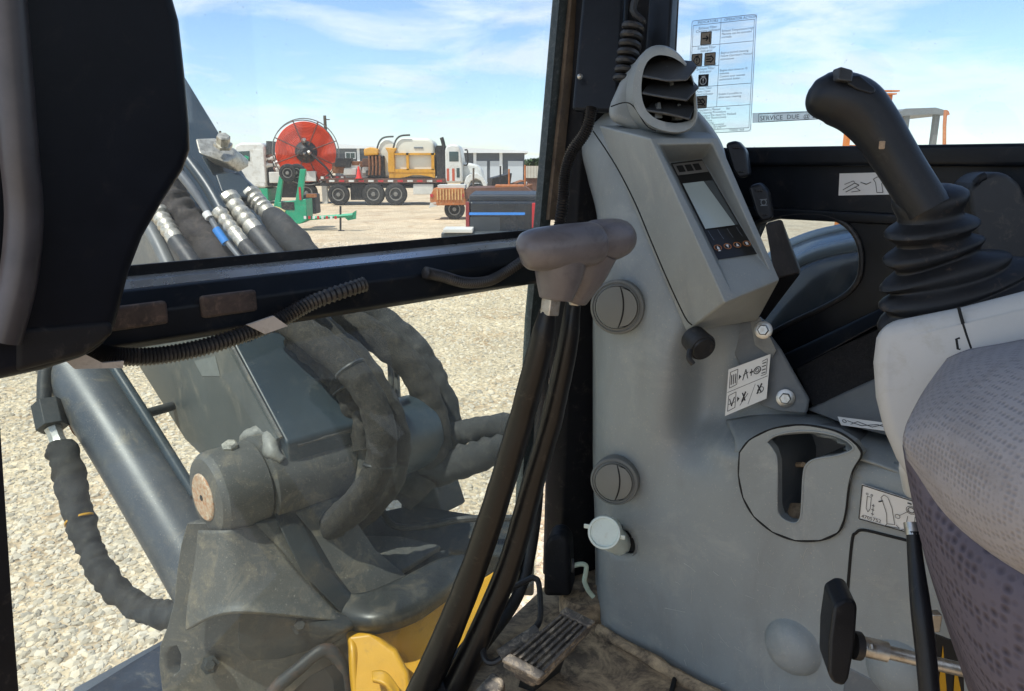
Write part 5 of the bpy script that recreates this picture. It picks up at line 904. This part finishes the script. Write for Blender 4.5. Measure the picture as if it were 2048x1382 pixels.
G().lathe(rc, rax, [(.52, -.1), (.52, .10), (.34, .14), (.2, .3), (0, .32)], 20).mk('hub', TB, rl)
for i in range(7): G().lathe(rc + rax * .25 + a_ * (random.random() - .5) * .7 + b_ * (random.random() - .2) * .7, V((random.random(), -1, random.random())), [(.10, -.1), (.12, 0), (.06, .12)], 8).mk('valve', (STEEL, TB)[i % 2], rl)
G().tube([PY(622, 308, Y1 - .2), PY(652, 335, Y1 - .2), PY(668, 358, Y1)], .05, 8, 2).mk('stand', TB, rl); G().tube([PY(600, 308, Y1 + .4), PY(580, 335, Y1 + .5), PY(570, 362, Y1 + .5)], .05, 8, 2).mk('stand', TB, rl)
# ---- green trailer
Y3 = YG(462)
t3 = thing('cable_trailer', 'green steel cable trailer with tall arms and striped drawbar', 'trailer', (PY(590, 450, Y3).x, Y3 + .4, 0))
pp(G(), [(553, 432), (556, 405), (612, 398), (614, 440), (600, 448), (566, 448)], Y3, .7).mk('base_frame', TG, t3, bev=.02, seg=2)
pp(G(), [(547, 414), (558, 352), (566, 352), (558, 416)], Y3 + .1, .12).mk('arm', TG, t3, bev=.01, seg=2); pp(G(), [(589, 414), (600, 338), (611, 338), (602, 414)], Y3, .12).mk('arm', TG, t3, bev=.01, seg=2)
pb(G(), 562, 404, 588, 420, Y3 - .01, .05).mk('opening', TB, t3)
for i, x in enumerate((596,)): pb(G(), 597, 374, 601, 400, Y3 - .02, .02).mk('reflector', RED, t3)
G().tube([PY(604, 438, Y3 + .2), PY(680, 432, Y3), PY(706, 430, Y3 - .1)], .055, 4, 2).mk('drawbar', TG, t3); pp(G(), [(690, 436), (712, 421), (711, 438), (696, 441)], Y3, .1).mk('gusset', TG, t3)
stripes(t3, 606, 676, 432, 438, Y3 - .1, 8)
G().tube([PY(681, 412, Y3), PY(681, 463, Y3)], .03, 8, 2).mk('jack_stand', TB, t3); pb(G(), 676, 461, 687, 463, Y3 - .05, .16).mk('jack_foot', TB, t3)
pb(G(), 600, 388, 630, 428, Y3 + .9, .6).mk('black_bin', TB, t3, bev=.04); pb(G(), 612, 388, 630, 395, Y3 + .88, .2).mk('bin_lamp', TRU, t3)
for x, w_ in ((577, .0), (594, -.05)): wheel(t3, x, Y3 + .1 + w_ * -1, .26, .2, 'wheel', PY(585, 346, Y3).z, .55)
pp(G(), [(473, 335), (480, 317), (490, 311), (497, 314), (494, 322), (486, 324), (482, 338), (474, 352)], Y3 + 1.5, .06).mk('hook_arm', TG, t3)
G().tube([PY(540, 421, Y3), PY(552, 416, Y3), PY(570, 424, Y3)], .05, 8, 3).mk('rope', mat('rope_tan', (.5, .42, .2), .9, 0, .2), t3)
# ---- rusty equipment trailer
Y4 = YG(440)
t4 = thing('rusty_trailer', 'orange rusted equipment trailer parked before the white truck', 'trailer', (PY(960, 440, Y4).x, Y4 + .8, 0))
pp(G(), [(860, 392), (868, 376), (928, 376), (932, 410), (868, 411), (860, 404)], Y4, 1.2).mk('ramp_face', TRU, t4, bev=.02, seg=2)
for i in range(9): pb(G(), 873 + i * 6, 378, 876 + i * 6, 400, Y4 - .03, .03).mk('rib', mat('rib_tan', (.55, .33, .13), .7, 0, .25), t4)
pb(G(), 860, 388, 866, 394, Y4 - .02, .04).mk('tail_lamp', RED, t4); pb(G(), 921, 388, 927, 394, Y4 - .02, .04).mk('tail_lamp', RED, t4)
pp(G(), [(928, 384), (935, 376), (1052, 374), (1068, 386), (1068, 392), (928, 398)], Y4 + .1, 2.2).mk('deck', TBR, t4); pb(G(), 990, 371, 1048, 376, Y4 + .3, 1.5).mk('plank', TRU, t4); pb(G(), 875, 370, 930, 377, Y4 + .1, 1.0).mk('pale_top', TWD, t4)
wheel(t4, 908, Y4 + .1, .36, .25); pp(G(), [(860, 406), (872, 404), (874, 412), (858, 416)], Y4, .3).mk('fender', TWD, t4)
for x, y0, m in ((947, 336, BROWN), (1018, 338, TRU), (1001, 332, TB), (1050, 330, TRU)): G().tube([PY(x, y0, Y4 + 1.5), PY(x, 376, Y4 + 1.5)], .04, 6, 1).mk('stake', m, t4)
pl_ = thing('scrap_pile', 'low pile of rusty machine parts near the shed', 'scrap', (PY(1010, 372, Y4 + 5).x, Y4 + 5.3, 0))
for i in range(22):
    x = 972 + random.random() * 92; s_ = .15 + .28 * random.random(); zt = (.2 + random.random() * .55) * (1.15 - abs(x - 1000) / 90)
    G().box(V((PY(x, 370, Y4 + 5).x, Y4 + 5 + random.random(), zt)), V((s_, s_ * .4, .1)), V((-.1, s_, 0)), V((.1, 0, max(zt * .98, s_ * .7) if i % 2 else s_))).mk('scrap_piece', (TBR, RUST, TRU, TB, TWD)[i % 5], pl_)
# ---- pickup
Y5 = YG(560)
t5 = thing('pickup_truck', 'dark pickup with lowered tailgate and red tail lamp', 'pickup', (PY(1005, 560, Y5).x, Y5 + 1, 0))
pb(G(), 938, 402, 1090, 480, Y5, 1.9).mk('bed', mat('pickup_black', (.012, .016, .024), .25, 0, .2, 3, coat=.3), t5, bev=.05)
pb(G(), 938, 389, 1086, 405, Y5 + .05, 1.7).mk('bed_cover', mat('bed_cover', (.016, .02, .028), .5, 0, .3, 4), t5, bev=.04)
pb(G(), 937, 425, 1050, 430, Y5 - .02, .03).mk('blue_strap', mat('strap_blue', (.05, .25, .7), .5, 0, .1), t5)
pb(G(), 940, 434, 1000, 478, Y5 - .012, .02).mk('tail_panel', mat('panel_grey', (.04, .045, .05), .5, 0, .2), t5)
pb(G(), 1064, 406, 1079, 456, Y5 - .03, .08).mk('tail_lamp', RED, t5, bev=.01, seg=2); pb(G(), 931, 404, 938, 458, Y5 - .02, .08).mk('tail_lamp', mat('lamp_dull', (.25, .03, .03), .4, 0, .1), t5)
pb(G(), 886, 458, 945, 466, Y5 - .45, .5).mk('tailgate_step', TWD, t5, bev=.01, seg=2); pb(G(), 882, 466, 1090, 484, Y5 - .35, .4).mk('bumper', mat('bumper_dark', (.05, .06, .065), .4, 0, .2), t5, bev=.02, seg=2)
for x in (960, 1062): wheel(t5, x, Y5 + .5, .34, .25)
pb(G(), 960, 360, 1100, 400, Y5 + 2.0, 1.8).mk('cab', MATS['pickup_black'], t5, bev=.1) if 0 else None
# ---- sheds, fence, trees, poles
Y7 = 62.0
def shed(label, x0, x1, ye, yr, doors, win, Y, dep):
    zt = PY(x0, ye, Y).z; s = thing('metal_shed', label, 'building', (PY((x0 + x1) / 2, 330, Y).x, Y + dep / 2, 0), 'metal sheds')
    a, b = PY(x0, ye, Y).x, PY(x1, ye, Y).x; G().wb(a, b, Y, Y + dep, 0, zt).mk('wall', SHED, s)
    G().prism([V((a - .3, Y - .4, zt)), V((b + .3, Y - .4, zt)), V((b + .3, Y - .4, zt + .15)), V((a - .3, Y - .4, PY(x0, yr, Y).z))], (0, dep + .8, 0)).mk('roof', ROOF, s)
    for d0, d1, y in doors: G().wb(PY(d0, y, Y).x, PY(d1, y, Y).x, Y - .08, Y, 0, PY(d0, y, Y).z).mk('door', DOOR, s)
    for x in win[1]: G().wb(PY(x, 330, Y).x - .12, PY(x, 330, Y).x + .12, Y - .1, Y, 0, zt).mk('downpipe', ROOF, s)
    for x, y, xx, yy in win[0]:
        f_ = pb(G(), x, y, xx, yy, Y - .08, .1).mk('window', ROOF, s); pb(G(), x + 2, y + 2, xx - 2, yy - 2, Y - .1, .05).mk('pane', TGL, f_); pb(G(), (x + xx) / 2 - .4, y + 2, (x + xx) / 2 + .4, yy - 2, Y - .12, .03).mk('mullion', ROOF, f_)
shed('dark grey metal shed with pale roller doors and white roof', 920, 1049, 306, 294, ((953, 974, 322), (980, 1000, 322), (1016, 1046, 322)), ((), (950, 1002)), Y7, 14)
shed('grey metal shed with small framed window behind the reel', 668, 760, 297, 287, (), ((( 690, 304, 711, 318),), (718,)), Y7 + 6, 14)
fe = thing('yard_fence', 'low pale metal fence near the right pillar', 'fence', (PY(1070, 350, 50).x, 50, 0))
for i in range(8): pb(G(), 1050 + i * 6, 332, 1055.4 + i * 6, 356, 50, .08).mk('panel', mat('fence_pale', (.5, .47, .4), .6, 0, .1, 2), fe)
G().wb(PY(1048, 340, 50).x, PY(1100, 340, 50).x, 50.1, 50.2, 0, PY(1050, 333, 50).z + .05).mk('rail', TBR, fe)
LEAF = mat('foliage', (.05, .085, .028), .8, 0, .5, 1.5)
BARK = mat('bark', (.09, .07, .05), .9, 0, .3, 4)
def tree(label, x, y0, Y, rx):
    zt = PY(x, y0, Y).z; X0 = PY(x, 325, Y).x; t = thing('tree', label, 'tree', (X0, Y, 0), 'trees behind the yard')
    G().tube([V((X0, Y, 0)), V((X0 + .1, Y, zt * .4)), V((X0, Y, zt * .8))], [.3, .2, .08], 8, 3).mk('trunk', BARK, t); g = G()
    for i in range(900):
        a = random.random() * 6.28; u = random.random() ** .4; el = random.uniform(-1, 1)
        k = .8 + .3 * noise.noise(V((math.cos(a) * 1.5, math.sin(a) * 1.5, el * 2 + x)))
        c = V((X0 + rx * u * k * math.cos(a) * math.sqrt(1 - el * el), Y + rx * u * k * math.sin(a) * math.sqrt(1 - el * el), zt * .58 + zt * .42 * u * k * el)); s_ = .32
        e = V((random.uniform(-1, 1), random.uniform(-1, 1), random.uniform(-1, 1))).normalized(); f_ = e.cross(V((.3, .2, 1))).normalized()
        g.add([c - e * s_, c + f_ * s_ * .5, c + e * s_, c - f_ * s_ * .5], [(0, 1, 2, 3)])
    g.mk('crown', LEAF, t)
for i, (x, y, Y, rx, lb) in enumerate(((1058, 318, 110, 3.5, 'leftmost small green tree beyond the pale fence'), (1076, 314, 115, 4.5, 'middle rounded green tree beyond the pale fence'), (1096, 313, 112, 4.5, 'green tree beyond the fence, nearest the pillar'), (545, 291, 100, 3.2, 'small tree top between white cab and orange reel'))): tree(lb, x, y, Y, rx)
po = thing('utility_pole', 'weathered wooden utility pole behind the orange reel', 'pole', (PY(655, 330, 58).x, 58, 0))
G().tube([V((PY(655, 330, 58).x, 58, 0)), V((PY(655, 330, 58).x, 58, PY(655, 231, 58).z))], [.14, .11], 10, 2).mk('post', BARK, po); pb(G(), 651, 238, 659, 240, 57.9, .1).mk('crossarm', BARK, po)
po = thing('utility_pole', 'distant thin pole above the white truck cab', 'pole', (PY(446, 330, 70).x, 70, 0)); G().tube([V((PY(446, 330, 70).x, 70, 0)), V((PY(446, 330, 70).x, 70, PY(446, 262, 70).z))], [.14, .11], 10, 2).mk('post', BARK, po)
# ---- machines seen through the side window
Y8 = 13.0
cr = thing('orange_mast', 'orange drilling mast standing beyond the side window', 'mast', (PY(1745, 300, Y8).x, Y8, 0))
OR = mat('mast_orange', (.62, .20, .04), .6, 0, .25, 3, (.3, .12, .05), .3)
pb(G(), 1694, 262, 1702, 560, Y8, .12).mk('leg', OR, cr); pb(G(), 1776, 186, 1786, 560, Y8 + .3, .12).mk('leg', OR, cr)
for y in (180, 186): pb(G(), 1762, y, 1800 - (y - 180), y + 3, Y8 + .2, .1).mk('rail', OR, cr)
pb(G(), 1694, 290, 1786, 296, Y8 + .1, .1).mk('brace', OR, cr)
cn = thing('tractor_canopy', 'grey metal roll over canopy on a parked machine', 'canopy', (PY(1850, 300, Y8).x, Y8 + .5, 0)); CG = mat('canopy_grey', (.15, .16, .165), .5, 0, .15, 4)
pp(G(), [(1798, 224), (1812, 217), (1872, 215), (1896, 222), (1896, 230), (1870, 228), (1800, 232)], Y8, 1.2).mk('roof', CG, cn)
for x in (1872, 1812): pb(G(), x, 226, x + 9, 540, Y8 + .1, .1).mk('post', CG, cn)
G().tube([PY(1888, 560, Y8), PY(1889, 250, Y8), PY(1896, 230, Y8)], .03, 8, 3).mk('exhaust_pipe', TRU, cn); G().wb(PY(1790, 480, Y8).x, PY(1960, 480, Y8).x, Y8 + .1, Y8 + 1.6, .5, 1.35).mk('body', CG, cn, bev=.08)
for x in (1815, 1930): wheel(cn, x, Y8, .5)
# machine's own side hood under the oval window
hd = thing('side_hood', 'curved glossy dark hood with pale rails below oval window', 'hood', M(.3, 1.15, -1.0))
arc1 = [(1500, 560), (1560, 506), (1610, 482), (1660, 468), (1720, 458), (1800, 456)]; arc2 = [(1500, 600), (1560, 550), (1610, 520), (1660, 503), (1720, 492), (1800, 488)]
HP = mat('hood_paint', (.02, .03, .038), .2, 0, .2, 5, coat=.3); HR = mat('hood_rail', (.38, .44, .48), .3, .2, .1)
G().sheet([[PR(x, y, 1.22) for x, y in arc1], [PR(x, y, 1.12) for x, y in arc2], [PR(x, y + 60, 1.08) for x, y in arc2], [PR(x, y + 160, 1.06) for x, y in arc2]], 6, 6).mk('panel', HP, hd, solid=.01)
for L, k in ((arc1, 1.215), (arc2, 1.112)): G().tube([PR(x, y, k) for x, y in L], .013, 10, 6).mk('rail', HR, hd)
